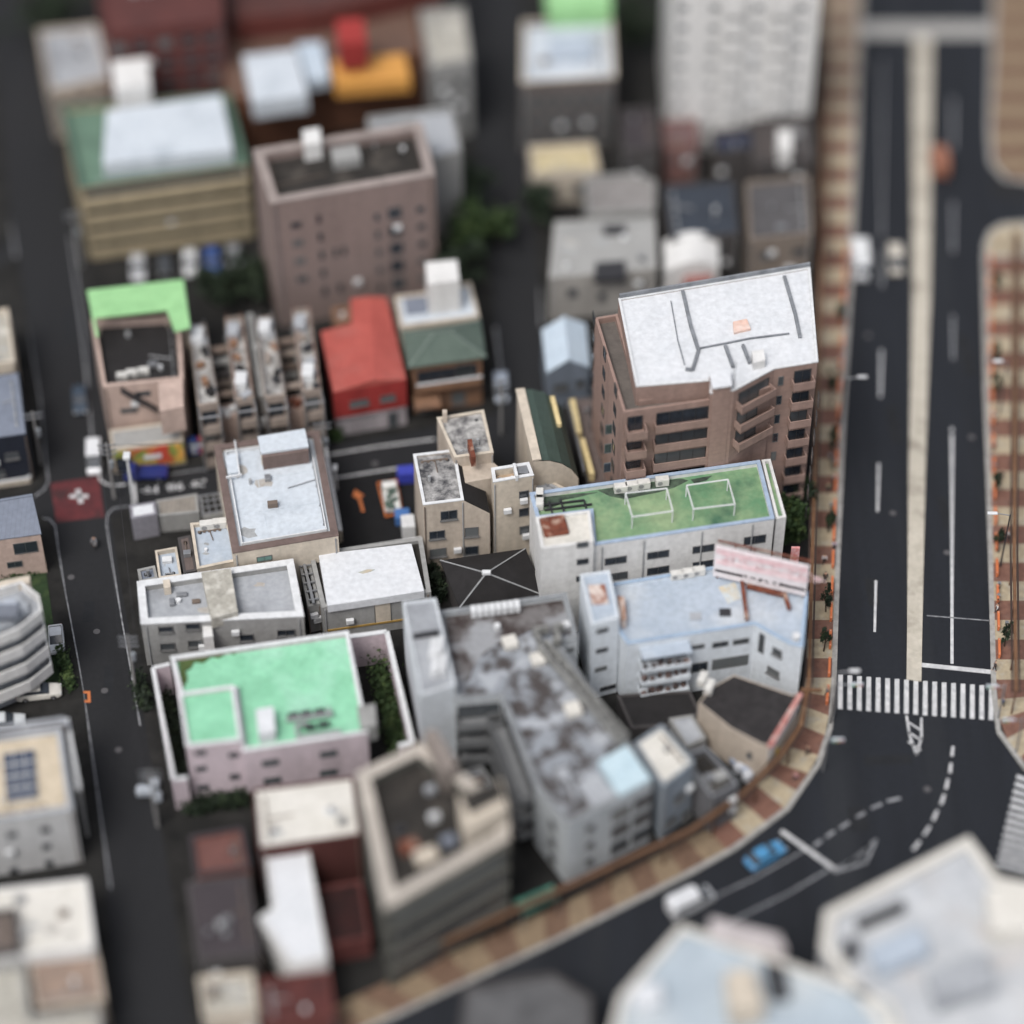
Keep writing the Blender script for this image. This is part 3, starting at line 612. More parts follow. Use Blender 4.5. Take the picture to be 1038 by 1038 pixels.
for px, label, h, rf in (([(216, 318), (224, 317), (236, 404), (230, 405)], 'x', 6, r_grey),): pass
b = bld('narrow_building', 'thin grey building squeezed between the two apartment pairs', 'building', [(250, 318), (256, 317), (268, 400), (262, 402)], 8, m_grey, r_grey); 
for zz in (1, 3.8): win_m(b, 2, .1, 1.2, zz, zz+1.4)

# --- red building
rl = thing('red_building', 'building clad in bright red metal with a smooth red roof', 'building', tuple(P(375, 400, 0)))
hE = 7.4; pts = [(325, 336), (357, 330), (355, 305), (392, 301), (412, 385), (338, 398)]
poly = [P(u, v, hE) for u, v in pts]; A = P(338, 398, hE); Bq = P(412, 385, hE); dv = (Bq-A).normalized()
def redz(x, y):
    t = (Vector((x, y, 0))-Vector((A.x, A.y, 0))).dot(Vector((dv.x, dv.y, 0)))/(Bq-A).length
    return hE + .9*max(0, 1-abs(t-.55)*1.8)
MB().prism(poly, 3.2, hE-.05).build('cladding', m_redw, rl)
MB().prism(offset([(p.x, p.y) for p in poly], .15), 0, 3.2).build('ground_floor', Wm('lilac_grey_wall', (186, 176, 180)), rl)
mb = MB(); mid0 = P(373, 303, hE); mid1 = A.lerp(Bq, .55)
def q3(p): return Vector((p.x, p.y, redz(p.x, p.y)))
ap = poly
for loop in ([ap[0], ap[1].lerp(ap[1], 0), A.lerp(Bq, .0), ], ):
    pass
ridge0 = q3(P(374, 303, hE)); ridge1 = q3(mid1); e = [Vector((p.x, p.y, hE)) for p in ap]; j = q3(P(357, 330, hE)); n1 = q3(P(378, 326, hE))
nA = Vector((e[1].x, e[1].y, hE+.35))
mb.face([e[0], nA, n1, ridge1, e[5]]); mb.face([nA, Vector((e[2].x, e[2].y, hE+.35)), ridge0, n1]); mb.face([ridge0, e[3], e[4], ridge1, n1]); mb.face([e[5], ridge1, e[4]]); mb.face([e[2], e[3], ridge0, Vector((e[2].x, e[2].y, hE+.35))]); mb.face([e[0], e[1], nA]); mb.face([e[1], e[2], Vector((e[2].x, e[2].y, hE+.35)), nA])
mb.build('roof', r_red, rl)
bb = B(); bb.root = rl; bb.poly = [(p.x, p.y) for p in poly]; bb.h = hE; bb.wallm = m_redw
W(bb, 4, [(364, 408, 19, 5), (393, 403, 15, 5)], gm=glass_pale)
bg = B(); bg.root = rl; bg.poly = offset(bb.poly, .15); bg.wallm = m_redw
win_m(bg, 4, 1.0, 2.2, .1, 2.5, sill=False); 
for t in (3.6, 6.0): win_m(bg, 4, t, t+2.0, .15, 2.6, gm=Wm('shutter', (176, 168, 172)), sill=False, mull=0)
b = bld('brown_annex', 'small brown roofed annex behind the red roof', 'building', [(336, 312), (353, 309), (356, 324), (340, 328)], 6.0, m_brown, mat('tan_roof', (150, 126, 112), (136, 112, 100)))

# --- house with green hip roof
hr = thing('hip_roof_house', 'brown house with a grey green hipped roof and white rimmed balcony', 'house', tuple(P(455, 390, 0)))
he = 8.0; q = [P(u, v, he) for u, v in ((407, 336), (487, 324), (493, 362), (414, 373))]
ra, rb_ = P(440, 338, 9.6), P(456, 336, 9.6)
mb = MB()
for f in ([q[0], q[1], rb_, ra], [q[1], q[2], rb_], [q[2], q[3], ra, rb_], [q[3], q[0], ra]): mb.face(f)
mb.prism([(x.x, x.y) for x in q], he-.15, he-.01); rfo = mb.build('roof', r_gh, hr)
mb = MB()
for A_, B_ in ((q[0], ra), (q[1], rb_), (q[2], rb_), (q[3], ra), (ra, rb_)): mb.bar(A_+Vector((0, 0, .06)), B_+Vector((0, 0, .06)), .25, .1)
mb.build('hip_ridge', plain('ridge_tile', (112, 128, 118)), rfo)
b = B(); b.root = hr; b.poly = offset([(x.x, x.y) for x in q], .5); b.h = he; b.wallm = m_brown
MB().prism(b.poly, 0, he-.16).build('wall', m_brown, hr)
balc(b, 2, .03, .97, 4.6, dep=1.3, m=m_brown); win_m(b, 2, 1, 3, 4.8, 6.9, gm=glass_pale, sill=False)
a, d, L, n = edge_n(b, 2); c = a+d*L/2+n*1.28; MB().box((c.x, c.y, 5.8), (L*.95, .25, .1), math.atan2(d.y, d.x)).build('balcony_rail', whitep, hr)
win_m(b, 2, 2, 3.6, .8, 2.6); win_m(b, 2, 5.5, 7.5, .3, 2.5)
c = a+d*(L*.83)+n*1.2; MB().box((c.x, c.y, 3.0), (3.0, 2.4, .3), math.atan2(d.y, d.x)).build('porch_roof', m_brown, hr)
b = bld('white_house', 'white house with a tall white stair tower behind the green hipped roof', 'house', [(400, 300), (434, 296), (434, 292), (477, 286), (486, 320), (406, 331)], 8, m_cream, r_light, ph=.4)
rbox(b, 'stair_tower', [(431, 266), (463, 263), (466, 284), (434, 288)], 7.6, 12.5, m_white); rbox(b, 'slate_deck', [(408, 300), (434, 296), (437, 316), (412, 319)], 7.5, 7.75, r_bm)

# --- brown tiled apartment block
BH = 24.0
b = bld('tiled_apartment_block', 'large brown tiled apartment block with a wide white roof', 'building', [(627, 303), (821, 271), (829, 367), (785, 374), (744, 396), (720, 399), (720, 386), (645, 392)], BH, m_brick, r_white, ph=.12, t=.2, cop=whitep)
lo = bld('x', '', '', [(603, 322), (626, 318), (650, 404), (722, 394), (724, 405), (632, 418)], 22.0, m_brick, mat('terrace_roof', (112, 104, 98), (92, 86, 82), .5, .2, .9), ph=.8, t=.3, root=b.root, part='lower_wing')
lo.wallm = m_brick
fh = 2.9
for k in range(7):      # front balconies: edge 4 of the lower wing runs (724,405)->(632,418)
    z = 22-1.2-2.9-k*fh
    if z < -0.5: break
    balc(lo, 4, .03, .66, z+1.2, dep=1.0, m=m_brick); balc(lo, 4, .76, .98, z+1.2, dep=1.5, m=m_brick)
    win_m(lo, 4, .70*16.4-.5, .70*16.4+.3, z+1.2, z+2.6, sill=False)
for k in range(8):
    z = .8+k*2.86
    for f in (.2, .5, .8): win_m(lo, 5, f*19-.6, f*19+.6, z, z+1.4, sill=False, fm=frame_dark)
    balc(b, 2, .08, .58, z+.3, dep=1.0, m=m_brick); pass
    if z > 13: balc(b, 3, .08, .92, z+.3, dep=1.1, m=m_brick)
    for f in (.66, .9): win_m(b, 2, f*6-.3, f*6+.3, z+.6, z+1.9, sill=False)
    for f in (.15, .4, .65, .88): win_m(b, 1, f*21-.6, f*21+.6, z+.4, z+1.8, sill=False, fm=frame_dark)
MB().prism([P(u, v, 25) for u, v in ((719, 378), (739, 375), (741, 390), (723, 393))], 0, 25).build('lift_shaft', m_brick, b.root)
MB().prism([P(u, v, 25.1) for u, v in ((718.5, 377), (740, 374), (742, 391), (722, 394))], 25.0, 25.15).build('shaft_roof', r_white, b.root)
mb = MB()   # roof kerbs and drainage ribs
def roofline(pts, z, w_, h_):
    for p, q_ in zip(pts[:-1], pts[1:]): mb.bar(P(p[0], p[1], z), P(q_[0], q_[1], z), w_, h_)
roofline([(692, 295), (700, 330), (708, 355), (702, 375), (695, 374)], BH+.05, .35, .25); roofline([(795, 280), (806, 318), (811, 342)], BH+.05, .35, .25); roofline([(628, 300), (821, 268)], BH+.35, .25, .5); roofline([(709, 353), (735, 348), (760, 343), (800, 338)], BH+.05, .15, .15); roofline([(735, 350), (743, 372)], BH+.1, .3, .4); roofline([(753, 350), (760, 368)], BH+.1, .3, .4); roofline([(680, 305), (687, 345), (694, 370)], BH+.03, .1, .1)
mb.build('roof_pipes', mat('grey_pipe', (140, 144, 150), (110, 114, 120)), b.root)
MB().prism([P(u, v, BH+.2) for u, v in ((743, 326), (757, 323), (761, 333), (744, 337))], BH-.1, BH+.2).build('helipad_mark', mat('faded_orange', (230, 180, 158), (224, 206, 196), 1, .3), b.root)
rbox(b, 'roof_hatch', [(762, 356), (774, 354), (776, 365), (764, 368)], BH-.1, BH+1.0, m_white)
MB().prism([P(u, v, 22.0) for u, v in ((754, 373), (775, 370), (782, 392), (768, 396), (748, 386))], 0, 22.0).build('corner_bay', m_brick, b.root)
q = P(749, 420, 24); q = P(744, 388, 25); mb = MB().tube((q.x, q.y, 24), (q.x, q.y, 28), .05); mb.build('lightning_rod', steel, b.root)

# --- green metal factory roof
fr = thing('curved_roof_hall', 'cream hall with a dark green curved metal roof and yellow skylight strips', 'building', tuple(P(560, 460, 0)))
hz = 12.5
Lb, Lf = P(524, 395, hz), P(541, 467, hz)
prof = [(0, hz), (1.7, hz-.2), (3.1, hz-.9), (4.2, hz-2.0), (5.0, hz-3.5)]
axis = (Lf-Lb).normalized(); side = Vector((-axis.y, axis.x, 0)).normalized()
if side.x < 0: side = -side
rf = MB(); wl = MB(); gl = []
for (s0, z0), (s1, z1) in zip(prof[:-1], prof[1:]):
    A0 = Lb+side*s0; A1 = Lb+side*s1; F0 = Lf+side*s0; F1 = Lf+side*s1
    for V_, z in ((A0, z0), (A1, z1), (F0, z0), (F1, z1)): V_.z = z
    rf.face([A0, A1, F1, F0]); 
    for X, Y in ((A0, A1), (F0, F1)): wl.face([X-Vector((0, 0, .1)), Y-Vector((0, 0, .1)), (Y.x, Y.y, 0), (X.x, X.y, 0)])
wl.face([Lb-Vector((0, 0, .05)), Lf-Vector((0, 0, .05)), (Lf.x, Lf.y, 0), (Lb.x, Lb.y, 0)])
E0, E1 = Lb+side*5.0, Lf+side*5.0; wl.face([(E0.x, E0.y, hz-3.6), (E1.x, E1.y, hz-3.6), (E1.x, E1.y, 0), (E0.x, E0.y, 0)])
wl.build('wall', m_cream, fr); ro = rf.build('roof', r_gm, fr)
m_yel = mat('yellow_skylight', (232, 210, 150), (214, 190, 128))
MB().bar(Lb+axis*.5+side*3.9+Vector((0, 0, -1.35)), Lb+axis*5+side*3.9+Vector((0, 0, -1.35)), .5, .5).build('skylight', m_yel, fr)
cp = MB().bar(Lb+side*.35+Vector((0, 0, .05)), Lf+side*.35+Vector((0, 0, .05)), 1.0, .2); cp.build('coping', m_cream, fr)
b = bld('lean_to_shed', 'brown lean-to beside the green curved roof with two long yellow strips', 'building', [(574, 404), (602, 402), (622, 488), (596, 494)], 4.5, m_dark, r_brown, ph=.05)
for A_, B_ in (((580, 408), (587, 442)), ((590, 448), (600, 484))): MB().bar(P(*A_, 5.2), P(*B_, 5.2), .6, 1.2).build('skylight_strip', m_yel, b.root)
MB().bar(P(577, 410, 5), P(592, 480, 5), .25, .8).build('gutter', steel, b.root)
fb = bld('stair_tower', 'cream stair tower with an open top in front of the green curved roof', 'building', [(498, 475), (536, 469), (541, 482), (500, 489)], 12.8, m_cream, mat('tan_deck', (190, 164, 136), (170, 146, 120)), ph=1.0, t=.3, cop=whitep)
W(fb, 2, [(531, 501, 10, 7), (531, 519, 10, 8), (531.5, 537, 10, 8)], sill=False)
MB().bar(P(521, 472, 12.9), P(524, 485, 12.9), .3, .8).build('divider', whitep, fb.root); q = P(530, 478, 12.4); MB().box((q.x, q.y, 12.3), (1.2, 1.2, .9)).build('vent', steel, fb.root)
b = bld('connecting_block', 'cream connecting block between the stair tower and the green hall', 'building', [(541, 478), (584, 500), (586, 520), (541, 500)], 8.6, m_cream, r_grey, ph=.1)

# --- beige house with mottled roofs
b = bld('gabled_beige_building', 'beige building with a dark mottled flat roof and sloping right wing', 'building', [(419, 461), (461, 456), (470, 507), (429, 512)], 11.0, m_beige, r_mottle, ph=.2, t=.25, cop=whitep)
W(b, 2, [(455, 522, 17, 9), (443, 542, 16, 8), (444, 560, 17, 8)], sill=True)
s0, s1 = P(470, 507, 11), P(461, 456, 11); e0, e1 = P(494, 524, 11-2.6*1), P(486, 478, 11-2.6)
MB_ = MB(); s0b, s1b = Vector((s0.x, s0.y, 10.95)), Vector((s1.x, s1.y, 10.95)); e0 = Vector((e0.x, e0.y, 8.6)); e1 = Vector((e1.x, e1.y, 8.6))
e0.x = s0.x + 2.8; e0.y = s0.y+.3; e1.x = s1.x+2.8; e1.y = s1.y+.3
MB_.face([s0b, s1b, e1, e0]); MB_.build('sloping_roof', r_black, b.root)
wl = MB(); wl.face([s0b, e0, (e0.x, e0.y, 0), (s0.x, s0.y, 0)]); wl.face([e0, e1, (e1.x, e1.y, 0), (e0.x, e0.y, 0)]); wl.face([s1b, e1, (e1.x, e1.y, 0), (s1.x, s1.y, 0)])
wl.build('wing_wall', m_beige, b.root)
wb = B(); wb.root = b.root; wb.poly = [(s0.x, s0.y), (s1.x, s1.y), (e1.x, e1.y), (e0.x, e0.y)]; wb.wallm = m_beige
W(wb, 3, [(478, 539, 14, 9), (478, 558, 14, 9)])
MB().bar(P(476, 450, 12.5), P(480, 468, 12.5), .5, 1.5).build('pipe_rack', rust, b.root)
b = bld('beige_rear_building', 'taller beige building with a pale mottled roof behind the dark mottled one', 'building', [(443, 424), (490, 416), (500, 459), (461, 464)], 12.0, m_beige, r_mottle2, ph=.15, t=.25, cop=m_cream)
MB().prism([P(u, v, 12) for u, v in ((461, 464), (500, 459), (515, 472), (470, 480))], 0, lambda x, y: 10.5).build('lower_roof', m_beige, b.root)
q = P(451, 424, 12.3); MB().box((q.x, q.y, 12.6), (.5, .5, 1.6)).build('chimney', m_beige, b.root)

# --- big light roof (brown rim)
m_rim = Wm('brown_rim', (124, 104, 98)); b = bld('flat_roof_warehouse', 'cream building with a large pale blue grey flat roof and brown rim', 'building', [(217, 452), (323, 437), (343, 543), (236, 561)], 8.6, m_cream, r_light, ph=.35, t=.75, cop=m_rim)
ip = offset(b.poly, 1.1); MB().ring(ip, offset(ip, .12), 8.2, 8.75).build('inner_kerb', whitep, b.root)
rbox(b, 'penthouse', [(263, 447), (309, 440), (313, 457), (266, 464)], 8.2, 10.2, m_rim); MB().prism([P(u, v, 10.4) for u, v in ((261, 443), (309, 435), (313, 453), (265, 460))], 10.22, 10.5).build('penthouse_roof', r_light, b.root)
q = P(273, 466, 8.5); MB().box((q.x, q.y-.3, 9.1), (1.6, .8, 1.3)).build('penthouse_door', m_cream, b.root)
W(b, 2, [(268, 566, 16, 5)], gm=mat('green_glass', (120, 160, 150), (100, 140, 132)), sill=False); rbox(b, 'duct', [(228, 462), (240, 460), (243, 478), (231, 480)], 8.2, 8.9, r_light)
mb = MB()
for A_, B_ in (((238, 447), (243, 482)), ((229, 484), (245, 481))): mb.bar(P(*A_, 9), P(*B_, 9), .15, .25)
mb.build('roof_rail', whitep, b.root)
# yard between
b = bld('blue_roof_annex', 'small annex with a pale blue roof left of the large pale flat roof', 'building', [(193, 531), (229, 527), (248, 567), (200, 577)], 6.5, m_cream, r_blue, ph=.4, t=.25, cop=m_cream)
b = bld('brown_roof_shed', 'narrow shed with a brown metal roof left of the pale blue annex', 'shed', [(180, 545), (193, 542), (200, 578), (186, 581)], 5.2, m_dark, r_brown, ph=.03)
b = bld('tiny_blue_annex', 'tiny annex with cream rim and blue grey roof left of the brown shed', 'shed', [(157, 558), (179, 554), (184, 583), (161, 586)], 5.0, m_cream, r_blue, ph=.6, t=.25)
b = bld('low_grey_shed', 'lowest grey shed beside the narrow road', 'shed', [(139, 577), (157, 573), (160, 586), (142, 590)], 4.2, m_grey, r_bm, ph=.2)
b = bld('white_hut', 'small white roofed hut at the street corner', 'shed', [(131, 512), (157, 508), (159, 521), (133, 526)], 3.6, Wm('lilac_wall', (150, 148, 158)), r_white, ph=.05)
b = bld('corrugated_shelter', 'long low shelter with a brown grey corrugated roof beside the road lettering', 'shelter', [(158, 507), (200, 500), (202, 519), (160, 523)], 2.8, m_grey, mat('weathered_corrugated', (150, 142, 132), (124, 118, 110), .6, .2, .9, streak=(0, .5, .2)), ph=.03)
b = bld('lattice_shelter', 'open steel lattice shelter next to the pale flat roof building', 'shelter', [(202, 502), (224, 499), (229, 520), (205, 524)], 2.8, m_grey, r_dk, ph=.1)
mb = MB()
for k in range(4): mb.bar(P(202+k*7, 502-k, 3), P(206+k*7, 523-k, 3), .12, .12)
for k in range(4): mb.bar(P(202+k, 503+k*6, 3), P(226+k, 499+k*6, 3), .12, .12)
mb.build('lattice', steel, b.root)
# --- white rimmed grey building
b = bld('white_rimmed_building', 'long grey building with thick white roof rim and a mottled concrete middle', 'building', [(139, 590), (297, 567), (308, 625), (143, 633)], 6.8, m_grey, r_grey, ph=.75, t=.75, cop=whitep)
MB().prism([P(u, v, 7.6) for u, v in ((204, 580), (234, 576), (241, 620), (214, 627))], 6.0, 7.6).build('concrete_roof', r_conc, b.root)
W(b, 2, [(168, 637.5, 15, 6), (195.5, 634.5, 15, 6.5), (170, 655, 15, 7), (198, 652, 15, 7), (250, 646, 14, 7), (290, 641, 18, 6.5), (213, 650, 8, 6)], out=.1)
rbox(b, 'vent_box', [(165, 588), (172, 587), (173, 595), (166, 596)], 6, 7.2, m_cream); q = P(181, 610, 6.1); MB().tube((q.x, q.y, 6), (q.x, q.y, 6.5), .3, 10).build('drain_vent', whitep, b.root)
MB().prism([P(u, v, 6.0) for u, v in ((205, 631), (214, 630), (216, 645), (206, 646))], 0, 6.0).build('entrance_bay', m_white, b.root)
# --- white panel roof low building
b = bld('white_roof_workshop', 'grey workshop with a bright white rectangular roof panel', 'building', [(313, 560), (428, 544), (437, 600), (326, 616)], 5.4, m_grey, r_dk, ph=.5, t=.5)
MB().prism([P(u, v, 6.0) for u, v in ((323, 562), (417, 551), (430, 599), (332, 614))], 4.9, 6.0).build('roof_panel', r_white, b.root)
a, d, L, n = edge_n(b, 2); W(b, 2, [(388, 620, 17, 22)], gm=m_cream, sill=False, mull=0)
c = a+d*L/2+n*.05; MB().box((c.x, c.y, 1.6), (L-.5, .1, .25), math.atan2(d.y, d.x)).build('stripe', plain('ochre', (176, 140, 60)), b.root)
MB().prism([P(u, v, 6.08) for u, v in ((363, 580), (368, 581), (376, 579), (380, 577), (372, 577))], 6.0, 6.06).build('roof_patch', mat('blue_patch', (120, 180, 200), (200, 180, 150)), b.root)
b = bld('pipe_rack_building', 'narrow dark service bay with grey pipe frames left of the white roof panel', 'shed', [(301, 562), (312, 560), (324, 612), (312, 615)], 4.4, m_grey, r_black, ph=.4)
mb = MB()
for k in range(6): mb.bar(P(301+k*2.3, 566+k*8.5, 4.8), P(313+k*2.3, 564+k*8.5, 4.8), .18, .18)
mb.bar(P(306, 562, 4.9), P(318, 612, 4.9), .3, .3); mb.build('pipe_frame', steel, b.root)
# --- black hip roof
hp = thing('black_hip_roof_house', 'low house with a black pyramid roof and pale hip lines', 'house', tuple(P(495, 620, 0)))
he = 5.0; q = [P(u, v, he) for u, v in ((446, 568), (533, 556), (552, 604), (466, 616))]; ap_ = P(493, 581, 8.0)
mb = MB()
for i in range(4): mb.face([q[i], q[(i+1) % 4], ap_])
mb.prism([(x.x, x.y) for x in q], he-.2, he-.01); ro = mb.build('roof', r_black, hp)
mb = MB()
for x in q: mb.bar(x+Vector((0, 0, .04)), ap_+Vector((0, 0, .04)), .13, .08)
mb.build('hip_flashing', framem, ro); MB().box((ap_.x, ap_.y, 8.1), (.9, .5, .3)).build('finial', whitep, ro)
MB().prism(offset([(x.x, x.y) for x in q], .5), 0, he-.2).build('wall', m_dark, hp)

# --- long green roof building
GH = 13.0
b = bld('green_roof_building', 'long white building with a patchy green flat roof and pale blue rim', 'building', [(537, 500), (770, 467), (785, 526), (601, 553), (598, 519), (544, 526)], GH, m_white, r_green, ph=.55, t=.35, cop=mat('pale_blue_rim', (164, 184, 208), (150, 170, 196)))
t_ = bld('x', '', '', [(543, 524), (598, 517), (602, 549), (549, 556)], GH+1.2, m_white, mat('cream_roof_stained', (222, 218, 208), (200, 196, 186), .6, .2), ph=.3, t=.3, root=b.root, part='stair_tower')
rs = bld('x', '', '', [(772, 466), (781, 465), (797, 524), (787, 526)], GH-.3, m_white, r_green, ph=.4, t=.3, root=b.root, part='side_strip')
W(b, 2, [(667, 562, 22, 7), (624, 568, 22, 7), (713, 556, 22, 7), (765, 547, 22, 8), (667, 578, 22, 7), (713, 572, 22, 7), (625, 584, 22, 7), (672, 594, 20, 7)], sill=False)
W(t_, 2, [(590.5, 552, 12, 5.5), (590.5, 569, 12, 5.5), (590, 586, 12, 5.5)], sill=False)
q = P(562, 534, GH+1); MB().box((q.x, q.y, GH+1.1), (2.7, 2.7, .5), .2).build('rusty_hatch', rust, b.root, bevel=.2); 
for k in range(4):
    q = P(640+k*42, 509-k*5.5, GH-.5)
# thin drain pipes down the front
a, d, L, n = edge_n(b, 2); mb = MB()
for f in (.12, .4, .72, .95): c = a+d*L*f+n*.1; mb.tube((c.x, c.y, 0), (c.x, c.y, GH-.3), .08)
mb.build('drain_pipe', framem, b.root)
mb = MB()
for A_, B_ in (((552, 512), (592, 507)), ((552, 517), (600, 511)), ((556, 508), (560, 521)), ((568, 506), (572, 520)), ((592, 507), (594, 515))): mb.bar(P(*A_, GH-.3), P(*B_, GH-.3), .16, .2)
mb.build('roof_pipes', darksteel, b.root)
grime = mat('roof_grime', (44, 52, 48), (84, 104, 84), .9, .4, .95)
for px in ([(606, 497), (622, 494), (690, 485), (698, 487), (684, 494), (668, 499), (652, 502), (634, 506), (618, 503)], [(546, 504), (590, 500), (606, 499), (586, 504), (570, 507), (566, 512), (556, 516), (550, 513)], [(700, 486), (722, 482), (716, 487), (704, 490)]): MB().prism([P(u, v, GH-.54) for u, v in px], GH-.6, GH-.535).build('roof_stain', grime, b.roof)
# white pipe frames on the green roof
for lab, px in (('left white pipe frame standing on the green roof', [(634, 500), (676, 495), (682, 518), (641, 524)]), ('right white pipe frame standing on the green roof', [(696, 492), (738, 486), (745, 511), (703, 516)])):
    z = GH+1.2; f = thing('pergola', lab, 'pergola', tuple(P(px[0][0]+22, px[0][1]+10, GH-.55))); f.location.z = GH-.55
    mb = MB(); pp = [P(u, v, z) for u, v in px]
    for i in range(4): mb.tube(pp[i], pp[(i+1) % 4], .08)
    mb.build('top_rail', whitep, f)
    for x in pp: MB().tube((x.x, x.y, GH-.55), (x.x, x.y, z), .07).build('leg', whitep, f)

# --- pale blue white building with billboard
b = bld('blue_white_building', 'pale blue white angled building with a wide blue roof below the billboard', 'building', [(619, 592), (722, 575), (819, 600), (814, 656), (800, 653), (765, 633), (636, 653), (627, 640)], 9.6, m_bluewhite, r_blue, ph=.35, t=.3, cop=mat('blue_rim', (160, 184, 208), (146, 170, 198)))
t_ = bld('x', '', '', [(588, 582), (618, 578), (628, 626), (600, 633)], 12.2, m_bluewhite, r_blue, ph=.3, t=.25, root=b.root, part='stair_tower')
W(t_, 2, [(610.5, 639, 12, 4), (610, 659, 12, 4), (609, 678, 12, 4), (616, 697, 16, 4)], sill=False)
MB().prism([P(u, v, 12.25) for u, v in ((596, 592), (613, 591), (617, 610), (600, 611))], 11.9, 12.1).build('rust_patch', mat('rust_flakes', (220, 206, 196), (150, 84, 56), 1.1, .7), b.root)
MB().prism([P(u, v, 10.6) for u, v in ((626, 604), (633, 605), (635, 628), (629, 628))], 9.2, 10.6).build('rusty_box', mat('rust_streaked', (224, 210, 200), (176, 120, 84), 1.0, .6), b.root)
W(b, 4, [(772, 652+0, 6, 20)], sill=False); W(b, 4, [(788, 661, 10, 7), (784, 681, 13, 7)])
W(b, 5, [(707, 655.5, 14, 4), (730, 653, 16, 5), (751, 650, 16, 5), (709, 676, 16, 9), (740, 671, 36, 10)], sill=False)
a, d, L, n = edge_n(b, 5)
t0, _ = hit(b, 5, 647, 680); t1, _ = hit(b, 5, 696, 680)
for z in (6.3, 4.2, 2.1): balc(b, 5, t0/L, t1/L, z, dep=1.5, hp=.5, m=m_bluewhite)
rl_ = MB(); 
for z in (6.3, 4.2, 2.1):
    for k in range(6):
        e_ = a+d*(t0+(t1-t0)*(k+.5)/6)+n*random.uniform(.5, 1.1); rl_.box((e_.x, e_.y, z+.3), (random.uniform(.3, .7), .4, random.uniform(.4, .9)), random.random())
rl_.build('balcony_clutter', mat('clutter', (150, 120, 110), (60, 60, 66), 1.5, .6), b.root)
c = a+d*(t0+t1)/2+n*.8; MB().box((c.x, c.y, 8.6), (abs(t1-t0), 1.6, .12), math.atan2(d.y, d.x)).build('canopy', r_blue, b.root)
for u, v, mm in ((705, 625, r_grey), (735, 621, darksteel)): q = P(u, v, 9.3); MB().box((q.x, q.y, 9.3), (1.2, 1.0, .2)).build('roof_hatch', mm, b.root)
q = P(807, 647, 9.4); MB().tube((q.x, q.y, 9.2), (q.x, q.y, 9.9), .45, 10).build('roof_vent', whitep, b.root)
MB().prism([P(u, v, 9.27) for u, v in ((728, 595), (745, 590), (752, 606), (738, 612))], 9.2, 9.262).build('rust_stain', mat('rust_stain', (190, 206, 216), (204, 186, 150), .9, .5), b.root)
# billboard
A = P(723, 582, 10.0); Bq = P(817, 603, 10.0)
bbd = thing('billboard', 'faded pink and white rooftop billboard with a black lettered band', 'billboard', ((A.x+Bq.x)/2, (A.y+Bq.y)/2, 9.3))
d = (Bq-A).normalized(); L = (Bq-A).length; n = Vector((d.y, -d.x, 0)); ang = math.atan2(d.y, d.x); mid = (A+Bq)/2
MB().box((mid.x, mid.y, 12.2), (L, .3, 4.6), ang).build('panel', mat('billboard_white', (232, 226, 228), (222, 212, 216), .8, .2, .5), bbd)
def on_board(t, z, w_, h_, m, nm, k=.17):
    c = A+d*t+n*k; return MB().box((c.x, c.y, z), (w_, .04, h_), ang).build(nm, m, bbd)
pinkp = mat('faded_pink', (228, 178, 184), (238, 216, 218), 1.2, .3, .5); blk = plain('black_paint', (26, 24, 26))
on_board(L/2, 13.9, L-.3, .8, pinkp, 'pink_band'); on_board(L/2, 12.3, L-.4, .7, mat('paler_pink', (236, 196, 200), (240, 220, 222)), 'pale_band'); on_board(L*.17, 10.9, L*.3, .32, blk, 'black_band'); on_board(L*.85, 10.9, L*.28, .32, blk, 'black_band')
mbt = MB()
random.seed(3)
for k in range(7):   # illegible black characters
    for s in range(4):
        c = A+d*(L*.36+k*.72+random.uniform(-.2, .2))+n*.19; mbt.box((c.x, c.y, 10.9+random.uniform(-.22, .22)), (random.uniform(.1, .42), .03, .09), ang)
mbt.build('lettering', blk, bbd); mbt = MB()
for k in range(7):
    for s in range(7):
        c = A+d*(L*.16+k*1.6+random.uniform(-.5, .5))+n*.21; v = s % 2; mbt.box((c.x, c.y, 13.1+random.uniform(-.6, .6)), ((.9, .16)[v]*random.uniform(.7, 1.1), .03, (.14, .8)[v]*random.uniform(.7, 1.1)), ang)
mbt.build('pink_lettering', pinkp, bbd)
mb = MB()
for f in (.04, .35, .66, .97):
    c = A+d*L*f-n*.3; mb.tube((c.x, c.y, 9.2), (c.x, c.y, 14.4), .12); e_ = c-n*2.2; mb.tube((c.x, c.y, 13.8), (e_.x, e_.y, 9.2), .09)
for z in (10.2, 12.2, 14.2): c0 = A-n*.35; c1 = Bq-n*.35; mb.tube((c0.x, c0.y, z), (c1.x, c1.y, z), .1)
c0 = A-n*1.2; c1 = Bq-n*1.2; mb.tube((c0.x, c0.y, 14), (c1.x, c1.y, 14), .12)
for f in (.2, .4, .6, .8):
    x0 = A+d*L*f-n*.3; x1 = A+d*L*f-n*1.2; mb.tube((x0.x, x0.y, 14.2), (x1.x, x1.y, 14), .09)
mb.build('support_frame', rust, bbd)
for k, (pts) in enumerate((((752, 588), (757, 628)), ((795, 602), (800, 617)), ((757, 594), (794, 603)))):
    tag(MB().bar(P(*pts[0], 9.9), P(*pts[1], 9.9), .35, .5).build('rusty_beam', rust), ['long rusty beam lying on the blue roof under the billboard', 'short rusty beam at the right end of the blue roof', 'thin rusty crossbeam joining the two beams below the billboard'][k], 'beam')
q = P(806, 578, 14)
